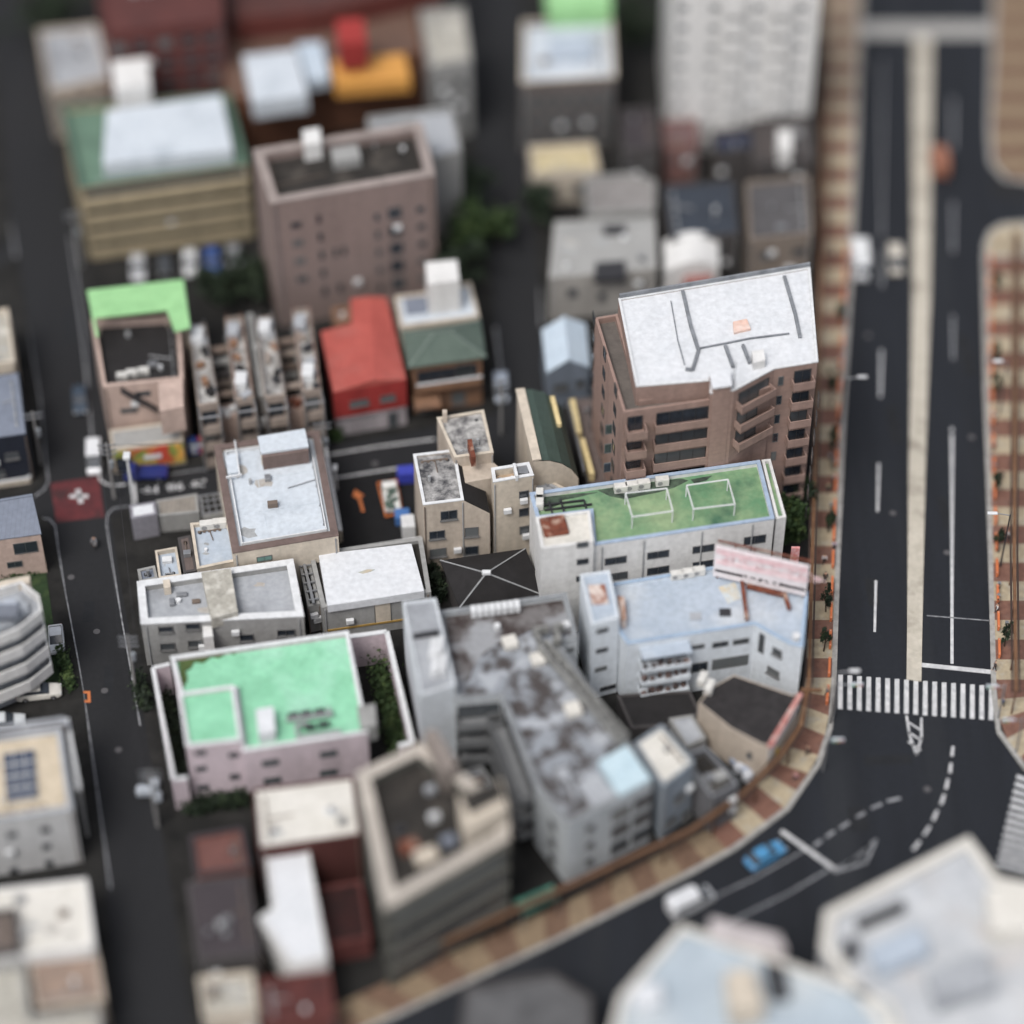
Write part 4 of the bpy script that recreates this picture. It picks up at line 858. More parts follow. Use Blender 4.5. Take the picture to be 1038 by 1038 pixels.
sg = thing('red_sign', 'narrow red and white vertical sign behind the billboard', 'sign', tuple(P(806, 600, 0))); q = P(806, 560, 7); MB().box((q.x, q.y, 6), (.9, .3, 3.6)).build('panel', mat('sign_red', (214, 90, 84), (230, 190, 190), 1.5, .5), sg); MB().tube((q.x, q.y, 0), (q.x, q.y, 4.2), .1).build('post', steel, sg)

# --- dark roof beige building by pavement bend
b = bld('dark_roof_building', 'beige fronted building with a black roof and red edged right side at the pavement bend', 'building', [(708, 712), (722, 696), (744, 684), (803, 704), (811, 703), (779, 757), (770, 754), (740, 738)], 6.0, m_beige, mat('weathered_black_roof', (58, 55, 56), (34, 32, 33), .6, .3, .9), ph=.08, t=.12)
a, d, L, n = edge_n(b, 4); c = a+d*L/2+n*.1; MB().box((c.x, c.y, 6.05), (L, .5, .25), math.atan2(d.y, d.x)).build('red_trim', mat('red_trim', (180, 60, 50), (220, 190, 180), 1.5, .4), b.root)
c = a+d*L/2+n*.05; MB().box((c.x, c.y, 4.6), (L*.96, .12, 1.8), math.atan2(d.y, d.x)).build('fascia', m_white, b.root)
W(b, 6, [(760, 765, 5, 5)])
# --- small grey building
b = bld('small_grey_building', 'small pale roofed building with a blue grey front at the curved pavement', 'building', [(643, 752), (671, 734), (704, 772), (672, 797)], 9.0, Wm('slate_blue_wall', (150, 162, 174)), r_cream, ph=.3, t=.25)
W(b, 2, [(688, 808, 9, 7), (680, 832, 9, 6), (695, 825, 8, 6)])
b = bld('roof_terrace', 'dark open terrace with a grey railing right of the small pale roof', 'building', [(688, 766), (716, 758), (748, 794), (722, 808)], 6.0, Wm('dim_grey_wall', (112, 112, 116)), r_dk, ph=.9, t=.2, cop=steel)
rbox(b, 'terrace_unit', [(722, 783), (734, 779), (739, 786), (727, 791)], 5.1, 6.0, m_grey); b = bld('black_shed', 'low black roofed shed between the blue white building and the stained roof', 'shed', [(625, 704), (700, 700), (710, 722), (690, 735), (640, 738)], 2.6, m_dark, r_black, ph=.1)
b = bld('lean_roof', 'pale lean-to roof left of the black roofed building', 'shed', [(678, 728), (702, 724), (716, 748), (696, 757)], 3.4, m_grey, r_grey, ph=.1)

# --- big L stained roof
b = bld('stained_roof_building', 'large L shaped grey building with a blotchy stained roof', 'building', [(444, 620), (574, 601), (586, 648), (567, 652), (640, 756), (661, 793), (575, 836), (543, 797), (508, 706), (461, 710)], 10.0, Wm('pale_grey_blue_wall', (196, 202, 206)), r_stain, ph=.55, t=.45, cop=mat('grey_rim', (150, 154, 158), (124, 128, 132)))
MB().prism([P(u, v, 9.47) for u, v in ((449, 623), (571, 605), (582, 642), (562, 646), (552, 636), (536, 640), (520, 648), (506, 650), (490, 662), (480, 676), (476, 690), (464, 692))], 9.4, 9.47).build('old_roof_patch', mat('old_brown_felt', (66, 56, 54), (116, 112, 112), .4, .7, .9, c3=(150, 152, 156)), b.roof)
b.poly_full = b.poly
t_ = bld('x', '', '', [(408, 610), (442, 606), (462, 694), (426, 705)], 12.0, Wm('pale_wall', (214, 220, 226), dirty=.92), r_grey, ph=.3, t=.25, root=b.root, part='side_wing')
rbox(b, 'sky_blue_roof', [(607, 771), (635, 755), (660, 789), (628, 806)], 9.4, 10.5, mat('sky_blue_roof', (190, 214, 224), (180, 206, 218)))
rbox(b, 'grey_roof_plate', [(584, 794), (606, 783), (626, 806), (602, 818)], 9.4, 9.9, r_grey)
# penthouse walkway along the right edge
mb = MB()
for A_, B_ in (((545, 654), (628, 752)), ((553, 651), (636, 748)), ((560, 650), (568, 650))): mb.bar(P(*A_, 10.8), P(*B_, 10.8), .3, 1.0)
for k in range(12): t = k/11; mb.bar(P(545+83*t, 654+98*t, 10.9), P(553+83*t, 651+97*t, 10.9), .2, .2)
mb.bar(P(540, 640, 11), P(556, 638, 11), .3, 1.2); mb.bar(P(541, 640, 11), P(548, 652, 11), .3, 1.2); mb.bar(P(562, 637, 11), P(568, 652, 11), .3, 1.2); mb.bar(P(562, 637, 11), P(572, 636, 11), .3, 1.2)
mb.build('roof_walkway', mat('weathered_rail', (156, 156, 152), (104, 104, 102), 1, .3), b.root)
mb = MB()
for k in range(8): q = P(480+k*6.3, 620-k*.8, 10.2); mb.box((q.x, q.y, 10.2), (.55, 1.0, .9), .1)
mb.build('white_roof_rack', whitep, b.root)
W(b, 5, [(591, 828, 8, 6), (591, 844, 8, 6)]) if False else None
a, d, L, n = edge_n(b, 5)
for z in (1.0, 3.8, 6.6): 
    for f in (.10, .36): win_m(b, 5, f*L-1.0, f*L+1.1, z+.3, z+1.9)
    win_m(b, 5, .72*L-.4, .72*L+.5, z+.6, z+1.5)
# inner corridor side of the L (edges 7 and 8): access galleries
gal = Wm('gallery_grey', (128, 130, 132))
for i in (7, 8):
    for z in (7.0, 4.2, 1.4):
        balc(b, i, .02 if i == 7 else -.02, .98 if i == 7 else 1.0, z, dep=1.7, hp=1.0, m=gal)
for z in (1, 3.8, 6.6): win_m(b, 6, 2, 3, z, z+1.2)
W(b, 1, [(576, 659, 10, 4)])
W(b, 2, [(577, 659, 10, 4)], sill=False)
for f in (.2, .4, .6, .8):
    for z in (2, 5): win_m(b, 3, f*18-.6, f*18+.6, z, z+1.2)
for u, v, s, mm in ((517, 651, 1.5, r_cream), (545, 668, 1.4, r_cream), (581, 719, 1.6, r_cream), (571, 785, 1.3, r_grey), (504, 635, .6, whitep), (574, 634, .8, whitep)):
    q = P(u, v, 9.9); MB().box((q.x, q.y, 9.85), (s, s, .8), .3).build('roof_unit', mm, b.root, bevel=.1)
for u, v in ((439, 658), (446, 656), (441, 676), (449, 674)): q = P(u, v, 12.2); MB().box((q.x, q.y, 12.2), (.6, 2.2, .9), -.1).build('roof_unit', whitep, t_.wall)
MB().bar(P(419, 645, 12.1), P(445, 641, 12.1), .3, .6).build('cross_beam', darksteel, t_.wall)
mb = MB(); mb.bar(P(573, 785, 10.2), P(580, 798, 10.2), .4, .3); mb.bar(P(580, 798, 10.2), P(584, 812, 10.2), .4, .3); mb.build('duct', r_grey, b.root)
# court building
b = bld('court_hut', 'low grey hut inside the inner court of the L shaped building', 'shed', [(466, 782), (488, 776), (504, 797), (478, 806)], 5.0, m_grey, r_grey)

# --- pink building with mint roof
b = bld('mint_roof_building', 'pink walled building with a mint green roof and white rim', 'building', [(173, 666), (353, 640), (373, 743), (246, 762), (238, 700), (183, 706)], 7.8, m_pink, r_mint, ph=.5, t=.35, cop=whitep)
t_ = bld('x', '', '', [(181, 703), (237, 695), (245, 751), (189, 757)], 8.8, m_pink, r_mint, ph=.3, t=.3, root=b.root, part='stair_tower', cop=whitep)
W(t_, 2, [(203, 763, 12, 5), (204, 779, 12, 5), (206, 798, 12, 5), (237, 765, 11, 5), (238, 787, 11, 5)], sill=False)
W(b, 2, [(274, 773, 18, 6), (333, 764, 18, 6), (276, 791, 18, 6), (333, 783, 18, 6)], sill=False, gm=glass_pale)
for px in ([(259, 719), (277, 716), (279, 741), (262, 744)],): rbox(b, 'white_roof_box', px, 7.2, 9.0, r_white)
for (u0, v0) in ((291, 723), (304, 721), (318, 719), (308, 735), (322, 732)): q = [P(u0, v0, 8.2), P(u0+11, v0-2, 8.2), P(u0+12, v0+2, 8.2), P(u0+1, v0+4, 8.2)]; MB().prism(q, 7.9, 8.2).build('roof_panel', darksteel, b.root)
mb = MB()
for A_, B_ in (((290, 730), (334, 724)), ((300, 735), (302, 748)), ((302, 748), (345, 741)), ((300, 735), (312, 733)), ((333, 718), (336, 726))): mb.bar(P(*A_, 7.9), P(*B_, 7.9), .3, .35)
mb.build('panel_frame', framem, b.root); rbox(b, 'corner_hatch', [(362, 716), (380, 713), (382, 735), (366, 739)], 6, 8.3, m_grey)
m_moss = mat('moss', (84, 104, 48), (66, 84, 40), 1.5, .3, .9); MB().prism([P(u, v, 7.5) for u, v in ((181, 668), (243, 658.5), (238, 662), (230, 661.5), (222, 666), (214, 665), (206, 671), (197, 670), (193, 677), (188, 679), (190, 688), (186, 696), (184, 696))], 7.3, 7.44).build('moss', m_moss, b.root)
# walled garden strips
def wallrun(name, label, pts, h, t, m, z0=0):
    r = thing(name, label, 'wall', tuple(P(*pts[0], 0))); mb = MB()
    for p, q_ in zip(pts[:-1], pts[1:]):
        A_, B_ = P(*p, h), P(*q_, h); A_.z = B_.z = (h+z0)/2; mb.bar(A_, B_, t, h-z0)
    mb.build('masonry', m, r); cpm = MB()
    for p, q_ in zip(pts[:-1], pts[1:]): cpm.bar(P(*p, h+.04), P(*q_, h+.04), t+.08, .08)
    cpm.build('coping', whitep, r); return r
wallrun('garden_wall', 'white coped pink wall along the narrow road left of the mint roof', [(172, 673), (155, 677), (176, 790), (190, 788)], 5.0, .35, m_pink)
wallrun('garden_wall', 'white coped wall enclosing the hedge right of the mint roof', [(355, 645), (392, 640), (418, 752), (404, 756)], 5.0, .45, m_pink)

# --- white roof + red walls, lower left
b = bld('cream_roof_building', 'red walled building with a plain cream white roof below the mint roof', 'building', [(256, 800), (358, 787), (366, 846), (262, 861)], 7.5, Wm('deep_red_wall', (92, 48, 44)), r_cream, ph=.15, t=.25)
b = bld('white_step_building', 'long lower white roof stepping down from the cream roof', 'building', [(268, 862), (312, 857), (332, 970), (296, 978), (262, 930), (276, 920)], 6.0, m_white, r_white, ph=.2)
b = bld('red_step_building', 'dark red terrace building right of the white stepped roof', 'building', [(318, 900), (366, 892), (376, 950), (332, 958)], 3.4, m_maroon, mat('oxblood_roof', (56, 24, 22), (40, 22, 22)), ph=.3)
b = bld('red_front_building', 'red and cream building at the very bottom by the curved pavement', 'building', [(262, 992), (334, 984), (340, 1030), (268, 1040)], 4.5, Wm('red_front_wall', (118, 62, 56)), mat('oxide_red_roof', (98, 48, 44), (76, 38, 36)), ph=.3)
b = bld('cream_small_house', 'small cream roofed house at the bottom beside the narrow road', 'house', [(200, 990), (256, 984), (262, 1024), (206, 1030)], 5, m_cream, r_conc)
b = bld('terracotta_terrace', 'terracotta terraced house beside the narrow road below the garden wall', 'house', [(192, 848), (246, 838), (254, 880), (198, 888)], 6, Wm('terracotta_wall', (128, 76, 66)), mat('terracotta_roof', (122, 78, 70), (96, 62, 58), .4, .3), ph=.4, cop=r_plum)
b = bld('plum_roof_house', 'long house with a dark plum ribbed roof beside the narrow road', 'house', [(188, 894), (252, 886), (264, 966), (200, 974)], 6, m_dark, r_plum, ph=.1)
# --- cream block with dark sunken roof
b = bld('sunken_roof_building', 'cream rimmed grey office with a dark sunken roof well in the foreground', 'building', [(361, 784), (426, 753), (516, 818), (516, 851), (390, 922)], 13.5, Wm('olive_grey_wall', (92, 92, 86)), r_dk, ph=1.4, t=1.25, cop=Wm('grey_cream_rim', (204, 194, 182)))
a, d, L, n = edge_n(b, 3)
for k in range(4):
    z = 1.0+k*3.1; win_m(b, 3, .8, L-.8, z, z+1.5, mull=9, sill=False); c = a+d*L/2+n*.15; MB().box((c.x, c.y, z+2.2), (L-.3, .3, .7), math.atan2(d.y, d.x)).build('floor_band', Wm('olive_band', (112, 110, 102)), b.root)
rbox(b, 'penthouse', [(464, 806), (508, 790), (514, 818), (472, 842)], 12.1, 16, m_cream); MB().prism([P(u, v, 16.06) for u, v in ((466, 806), (506, 791), (511, 808), (476, 826))], 16, 16.06).build('penthouse_deck', r_dk, b.root)
rbox(b, 'stair_room', [(430, 742), (441, 738), (464, 775), (450, 784)], 12.1, 15.5, Wm('taupe_wall', (150, 138, 130)))
for u, v, s, mm in ((415, 858, 1.8, rust), (432, 868, 2.2, m_cream), (405, 842, 1.2, darksteel), (440, 828, 1.0, whitep), (436, 800, 1.0, r_grey), (455, 852, 1.4, r_bm)): q = P(u, v, 12.6); MB().box((q.x, q.y, 12.5), (s, s*.7, .9), .4).build('roof_unit', mm, b.root, bevel=.1)

# --- left edge
b = bld('blue_metal_roof_building', 'building with a blue grey metal roof and dark front at the left edge', 'building', [(-30, 384), (19, 377), (27, 440), (-30, 448)], 7.5, Wm('navy_wall', (36, 42, 56)), r_bm, ph=.05, t=.1); W(b, 2, [(12, 462, 14, 6), (-5, 480, 20, 6)])
b = bld('cream_left_building', 'cream and grey building behind the blue metal roof at the left edge', 'building', [(-30, 318), (8, 312), (15, 366), (-30, 372)], 7.5, m_cream, r_conc)
wallrun('boundary_wall', 'pale kerbed wall in front of the dark fronted building', [(-10, 490), (30, 484), (28, 465)], .9, .2, m_cream)
b = gable('pink_house', 'pink house with a blue grey metal roof beside the red crossing patch', [(-30, 515), (33, 504), (42, 541), (-30, 551)], 6.5, 7.4, m_salmon, r_bm, along=False, f=(.1, .1)); b.poly = [((p[0]-b.root.location.x)*.97+b.root.location.x, (p[1]-b.root.location.y)*.97+b.root.location.y) for p in b.poly]; W(b, 2, [(26, 555, 25, 11), (15, 572, 16, 6)], sill=False)
# hexagonal white apartment
hx = [(-40, 610), (22, 592), (40, 606), (43, 622), (20, 640), (-40, 664)]
hh = 12.0; r = thing('rounded_apartment_block', 'white apartment block with rounded wrap around balconies at the left edge', 'building', tuple(P(10, 700, 0)))
poly = [(p.x, p.y) for p in (P(u, v, hh) for u, v in hx)]; inn = offset(poly, 1.3)
MB().prism(inn, 0, hh).build('wall', Wm('cool_grey_wall', (176, 182, 190)), r); MB().prism(offset(poly, 2.4), hh, hh+.9).build('roof', mat('pale_roof', (184, 192, 204), (168, 176, 190)), r)
for k in range(5):
    z = hh-.7-k*2.85
    if z < 0: break
    MB().ring(poly, offset(poly, .22), z-.3, z+1.2).build('balcony', m_white, r); MB().ring(offset(poly, .1), offset(poly, 1.5), z-.1, z+.05).build('balcony_floor', r_grey, r)
bb = B(); bb.root = r; bb.poly = inn; bb.wallm = m_white
for k in range(4):
    z = .9+k*2.85
    for i in (2, 3, 4):
        L = edge_n(bb, i)[2]
        if L > 1.6: win_m(bb, i, .4, L-.4, z, z+1.9, sill=False, fm=frame_dark, mull=max(1, int(L/1.5)))
MB().prism([P(u, v, 12.3) for u, v in ((-40, 606), (30, 590), (30, 583), (-40, 597))], 0, 12.3).build('rear_block', m_cream, r)
q = P(4, 622, 13); MB().box((q.x, q.y, 13.2), (3, 1.6, .7)).build('roof_box', mat('mid_grey', (120, 126, 138)), r)
# solar roof building
b = bld('solar_roof_building', 'white building with a sandy roof carrying a solar array', 'building', [(-40, 752), (62, 738), (74, 820), (-40, 838)], 9.0, Wm('pale_white_wall', (206, 206, 206)), mat('sandy_roof', (214, 198, 172), (190, 174, 148), .8, .3, .85), ph=.4, t=.5, cop=r_grey)
W(b, 2, [(12, 846, 10, 6), (46, 841, 10, 6), (13, 864, 9, 6), (47, 858, 9, 6), (14, 882, 9, 6), (50, 875, 9, 6)], sill=False)
b3 = bld('brown_rim_annex', 'brown edged strip building behind the solar roof', 'building', [(-40, 742), (65, 727), (67, 734), (-40, 750)], 9.4, Wm('umber_wall', (96, 74, 62)), mat('umber_roof', (110, 86, 72), (90, 70, 60)), cop=r_grey)
wallrun('boundary_wall', 'thin grey wall beside the solar roof building along the narrow road', [(68, 728), (80, 800)], 8.0, .3, m_grey)
q = [P(u, v, 9.3) for u, v in ((2, 762), (34, 757), (38, 806), (6, 811))]
so = thing('solar_array', 'twelve panel blue solar array on the sandy roof', 'solar array', tuple((q[0]+q[2])/2)); so.location.z = 8.6
MB().prism(q, 8.7, 8.95).build('array_frame', framem, so); pn = mat('solar_cell', (52, 66, 94), (44, 56, 82), .8, .1, .2, spec=.8)
for i in range(3):
    for j in range(4):
        def S(s, t): return q[0].lerp(q[1], s).lerp(q[3].lerp(q[2], s), t)
        e = .03; MB().prism([S(i/3+e, j/4+e), S((i+1)/3-e, j/4+e), S((i+1)/3-e, (j+1)/4-e), S(i/3+e, (j+1)/4-e)], 8.95, 9.0).build('panel', pn, so)
b = bld('white_roof_left', 'wide off white roof below the solar building', 'building', [(-40, 905), (88, 890), (96, 960), (-40, 975)], 6.5, m_white, r_cream, ph=.3)
b = bld('tan_roof_left', 'tan roofed house at the bottom left corner', 'house', [(28, 968), (98, 958), (106, 1012), (36, 1022)], 5, m_beige, mat('tan_blotchy_roof', (168, 142, 122), (130, 112, 102), .5, .3), ph=.2)
b = bld('pale_bottom_left', 'pale grey house in the bottom left corner below the tan roof', 'house', [(-40, 985), (24, 976), (30, 1030), (100, 1022), (104, 1060), (-40, 1075)], 6, m_grey, r_conc)
b = bld('brown_corner_house', 'small dark brown roof left of the tan roofed house', 'house', [(-30, 925), (16, 920), (20, 962), (-30, 968)], 7.4, m_dark, mat('dim_brown_roof', (122, 108, 100), (100, 90, 84), .5, .3))

# --- bottom right big roofs
b = bld('pale_complex', 'large white building with a pale angled roof at the lower right', 'building', [(982, 848), (1012, 890), (1100, 905), (1100, 1100), (930, 1090), (832, 960), (836, 924)], 12, Wm('soft_white_wall', (206, 206, 206)), mat('pale_grey_roof', (200, 203, 206), (174, 178, 184), .3, .35, .8, c3=(190, 184, 180)), ph=.5, t=.9, cop=r_cream)
for px, h1, m in (([(880, 960), (930, 938), (944, 962), (892, 985)], 13.2, r_blue), ([(1000, 900), (1050, 895), (1055, 940), (1006, 945)], 14, r_cream), ([(940, 985), (1000, 965), (1010, 1000), (950, 1020)], 13, r_grey), ([(868, 932), (915, 912), (918, 920), (872, 940)], 12.4, darksteel), ([(856, 952), (868, 950), (870, 966), (858, 968)], 13, darksteel)): rbox(b, 'roof_plant', px, 11.5, h1, m)
b = bld('blue_roof_complex', 'wide building with a pale blue roof at the bottom edge', 'building', [(690, 938), (760, 962), (905, 1015), (930, 1090), (610, 1090), (628, 1010)], 12, Wm('soft_blue_wall', (190, 200, 208)), mat('pale_cyan_roof', (182, 196, 206), (160, 174, 186), .3, .3, .7, c3=(192, 200, 204)), ph=.4, t=.6, cop=r_cream)
for px, h1, m in (([(735, 985), (762, 980), (775, 1020), (742, 1026)], 14.5, m_cream), ([(775, 972), (795, 980), (800, 1010), (782, 1008)], 12.6, darksteel), ([(720, 930), (790, 948), (796, 962), (722, 944)], 13.5, Wm('blush_wall', (214, 204, 204))), ([(640, 1000), (668, 994), (672, 1015), (645, 1022)], 13, r_white)): rbox(b, 'roof_plant', px, 11.5, h1, m)
b = bld('corner_cream_roof', 'small dim grey roofed building left of the pale blue roof at the bottom', 'building', [(470, 1000), (560, 985), (600, 1010), (600, 1090), (460, 1090)], 6, m_dark, mat('dim_grey_roof', (104, 104, 106), (76, 76, 78), .4, .3))

# ================================================================== CANOPY ALONG THE PAVEMENT
def canopy(label, pts, z=4.0):
    r = thing('arcade_canopy', label, 'canopy', tuple(P(*pts[0], 0))); pw = [P(u, v, z) for u, v in pts]
    a = MB(); s = MB()
    for p, q_ in zip(pw[:-1], pw[1:]):
        a.bar(p, q_, .34, .25); d = (q_-p).normalized(); n = Vector((-d.y, d.x, 0))*.36
        for k in (-1, 1): s.bar(p+n*k-Vector((0, 0, .1)), q_+n*k-Vector((0, 0, .1)), .2, .2)
    a.build('beam', mat('canopy_brown', (134, 94, 60), (104, 72, 48), .8, .2, .6), r); s.build('gutter', plain('dark_bronze', (66, 50, 42)), r)
    L = arclen(pw); n = int(L[-1]/6)
    for i in range(n+1):
        p = at_len(pw, L, i/n*L[-1]); MB().tube((p.x, p.y, .15), (p.x, p.y, z-.1), .1, 8).build('post', plain('bronze', (110, 74, 50)), r)
    return r
canopy('long brown arcade canopy rail over the left pavement of the avenue', [(838, 40), (833, 240), (829, 400), (824, 540), (820, 690), (812, 735), (790, 768), (755, 803), (700, 842), (600, 887), (450, 955)])
canopy('brown arcade canopy rail over the right pavement of the avenue', [(1030, 235), (1029, 400), (1028, 560), (1030, 700)])
mb = MB(); mb.bar(P(812, 699, 4.4), P(833, 700, 4.4), .35, .25); tag(mb.build('canopy_arm', MATS['canopy_brown']), 'short brown cross arm over the canopy rail near the zebra crossing', 'beam')

# ================================================================== STREET FURNITURE
gr = thing('guard_rail', '', 'guard rail'); orp = plain('orange_panel', (226, 118, 52), .5)
mb = MB(); mb.box((0, 0, .72), (.26, 2.3, .34)); mb.box((0, 0, .36), (.2, 2.3, .2)); mb.build('rail_panel', orp, gr)
for s in (-1, 1): MB().tube((0, s*1.0, 0), (0, s*1.0, .9), .05).build('post', plain('pale_post', (200, 196, 188)), gr)
first = True
def place_rails(K, side, label, group, s0, s1, step=3.9):
    global first
    pts = [Vector((p.x, p.y, .155)) for p in K]; L = arclen(pts); s = s0
    while s < s1:
        p = at_len(pts, L, s); q_ = at_len(pts, L, s+.5); d = (q_-p).normalized(); n = Vector((-d.y, d.x, 0))*side
        loc = p+n*.85; rz = math.atan2(d.y, d.x)-math.pi/2
        if first:
            gr.location = loc; gr.rotation_euler = (0, 0, rz); gr['label'] = label; gr['group'] = group; first = False
        else: dup(gr, loc, rz, label, group)
        s += step
L_ = arclen(lk)
place_rails(lk, -1, 'orange guard rail panel on the left kerb of the avenue', 'orange guard rails on the left kerb', L_[2]+4, L_[6]-3)
L_ = arclen(rk)
place_rails(rk, 1, 'orange guard rail panel on the right kerb of the avenue', 'orange guard rails on the right kerb', 1, L_[3]-3)

def lamp(label, base, dx, z=8.5, group=None):
    q = P(*base, .15); r = thing('street_lamp', label, 'street lamp', (q.x, q.y, .15))
    MB().tube((q.x, q.y, .15), (q.x, q.y, z), .11, 8, .07).build('pole', darksteel, r); MB().tube((q.x, q.y, z-.1), (q.x+dx, q.y, z+.25), .06).build('arm', steel, r)
    MB().box((q.x+dx+.35*(1 if dx > 0 else -1), q.y, z+.25), (1.1, .4, .18)).build('lamp_head', whitep, r, bevel=.06); return r
lamp('street lamp reaching over the left carriageway beside the brown tiled block', (851, 436), 1.5); lamp('street lamp at the left end of the zebra crossing', (842, 733), 1.4); lamp('street lamp over the right pavement near the top of the avenue', (1012, 420), -.8); lamp('street lamp reaching over the left carriageway near the red hoarding', (856, 318), 1.5)
lamp('street lamp on the right pavement by the long white lane line', (1014, 574), -1.6)
# traffic signals
def signal(label, base, dx, z=5.4):
    q = P(*base, .15); r = thing('traffic_signal', label, 'traffic light', (q.x, q.y, .15)); MB().tube((q.x, q.y, .15), (q.x, q.y, z+.3), .1, 8).build('pole', steel, r)
    MB().tube((q.x, q.y, z), (q.x+dx, q.y, z), .06).build('arm', steel, r); s = 1 if dx > 0 else -1
    h = MB().box((q.x+dx+s*.1, q.y, z), (1.3, .25, .42)).build('signal_housing', plain('pale_housing', (206, 214, 222)), r, bevel=.05)
    for k, c in enumerate(((60, 160, 120), (190, 160, 50), (180, 50, 44))): MB().tube((q.x+dx+s*.1+(k-1)*.4, q.y-.13, z), (q.x+dx+s*.1+(k-1)*.4, q.y-.2, z), .14, 10).build('lens', plain('lens%d' % k, c), h)
signal('traffic light hanging over the left end of the zebra crossing', (845, 726), 1.9); signal('traffic light over the right end of the stop line', (1012, 728), -1.2); signal('traffic light on the bend of the curved pavement', (834, 782), 1.0); signal('traffic light at the right hand corner pavement', (1030, 762), -1.4)

# utility poles
def upole(label, base, h=9.5, rz=0, arms=3, wires=None):
    q = P(*base, .1); r = thing('utility_pole', label, 'utility pole', (q.x, q.y, .1)); MB().tube((q.x, q.y, .1), (q.x, q.y, h), .17, 8, .11).build('pole', plain('pole_concrete', (150, 148, 146)), r)
    c, s = math.cos(rz), math.sin(rz)
    for k in range(arms):
        z = h-.4-k*.7; mb = MB(); mb.box((q.x, q.y, z), (2.0, .12, .12), rz)
        for t in (-.9, -.45, .45, .9): mb.tube((q.x+c*t, q.y+s*t, z), (q.x+c*t, q.y+s*t, z+.25), .06)
        mb.build('crossarm', steel, r)
    MB().tube((q.x+.35*c, q.y+.35*s-.3, h-3.6), (q.x+.35*c, q.y+.35*s-.3, h-2.6), .28, 10).build('transformer', plain('transformer_grey', (136, 142, 148)), r)
    return Vector((q.x, q.y, h-.3))
u1 = upole('utility pole with three crossarms beside the white rimmed building', (138, 702), 9.5); u2 = upole('utility pole beside the white van at the red crossing', (116, 505), 9.0, .1); u3 = upole('utility pole in front of the garden wall left of the mint roof', (160, 838), 9.5)
u4 = upole('utility pole at the left kerb beside the blue metal roof', (42, 470), 8.5, .2, 2); u5 = upole('utility pole in front of the red metal building', (330, 480), 8.5, .1, 2); u6 = upole('utility pole at the junction in front of the brown hipped house', (508, 440), 9, .3, 2)
u7 = upole('utility pole beside the far end of the narrow road', (82, 270), 9, .2, 2)
def wire(a, b_, label):
    mb = MB(); 
    for off in (-.8, .8):
        pr = None
        for i in range(9):
            t = i/8; p = Vector(a).lerp(Vector(b_), t); p.z -= 1.0*4*t*(1-t); p.x += off
            if pr is not None: mb.tube(pr, p, .022, 4)
            pr = p
    tag(mb.build('power_line', darksteel), label, 'cable')
wire(u2, u1, 'overhead wires between the crossing pole and the pole by the white rimmed building'); wire(u1, u3, 'overhead wires in front of the mint roofed building'); wire(u7, u2, 'overhead wires running up the narrow road'); wire(u5, u6, 'overhead wires in front of the red building and the hipped house'); wire(u2, u5, 'overhead wires along the side street with lettering')
# tall white light pole
q = P(136, 513, .1); r = thing('white_light_pole', 'tall white pole at the corner beside the blue pickup', 'pole', (q.x, q.y, .1)); MB().tube((q.x, q.y, .1), (q.x, q.y, 8.2), .2, 8, .16).build('shaft', whitep, r); MB().box((q.x, q.y-.1, 8.3), (.8, 1.0, .5)).build('pole_head', whitep, r, bevel=.1)
# vending machines
for u, v, c, lab in ((197, 452, (44, 84, 170), 'blue vending machine with a white emblem at the foot of the apartments'), (206, 451, (196, 44, 48), 'red vending machine right of the blue one')):
    q = P(u, v+6, .1); r = thing('vending_machine', lab, 'vending machine', (q.x, q.y, .1)); w_ = 1.15
    MB().box((q.x, q.y, 1.15), (w_, .8, 2.1), .12).build('cabinet', plain('vend%d' % u, c), r, bevel=.04); MB().box((q.x+.03, q.y-.42, 1.5), (w_*.75, .05, .7), .12).build('display', plain('vend_display', (200, 210, 214)), r); 
    if u == 197: MB().tube((q.x+.03, q.y-.42, .7), (q.x+.03, q.y-.47, .7), .33, 14).build('emblem', whitep, r)
    else: MB().box((q.x+.03, q.y-.42, .6), (w_*.5, .05, .2), .12).build('slot', rubber, r)
# red hoarding
q0, q1 = P(832, 222, .15), P(829, 268, .15); r = thing('red_hoarding', 'tall red banner hoarding beside the avenue pavement', 'banner', (q0.x, q0.y, .15)); MB().bar((q0.x, q0.y, 1.6), (q1.x, q1.y, 1.6), .15, 2.8).build('banner', plain('banner_red', (180, 70, 72)), r); 
for q in (q0, q1): MB().tube((q.x, q.y, .15), (q.x, q.y, 3.2), .07).build('post', steel, r)
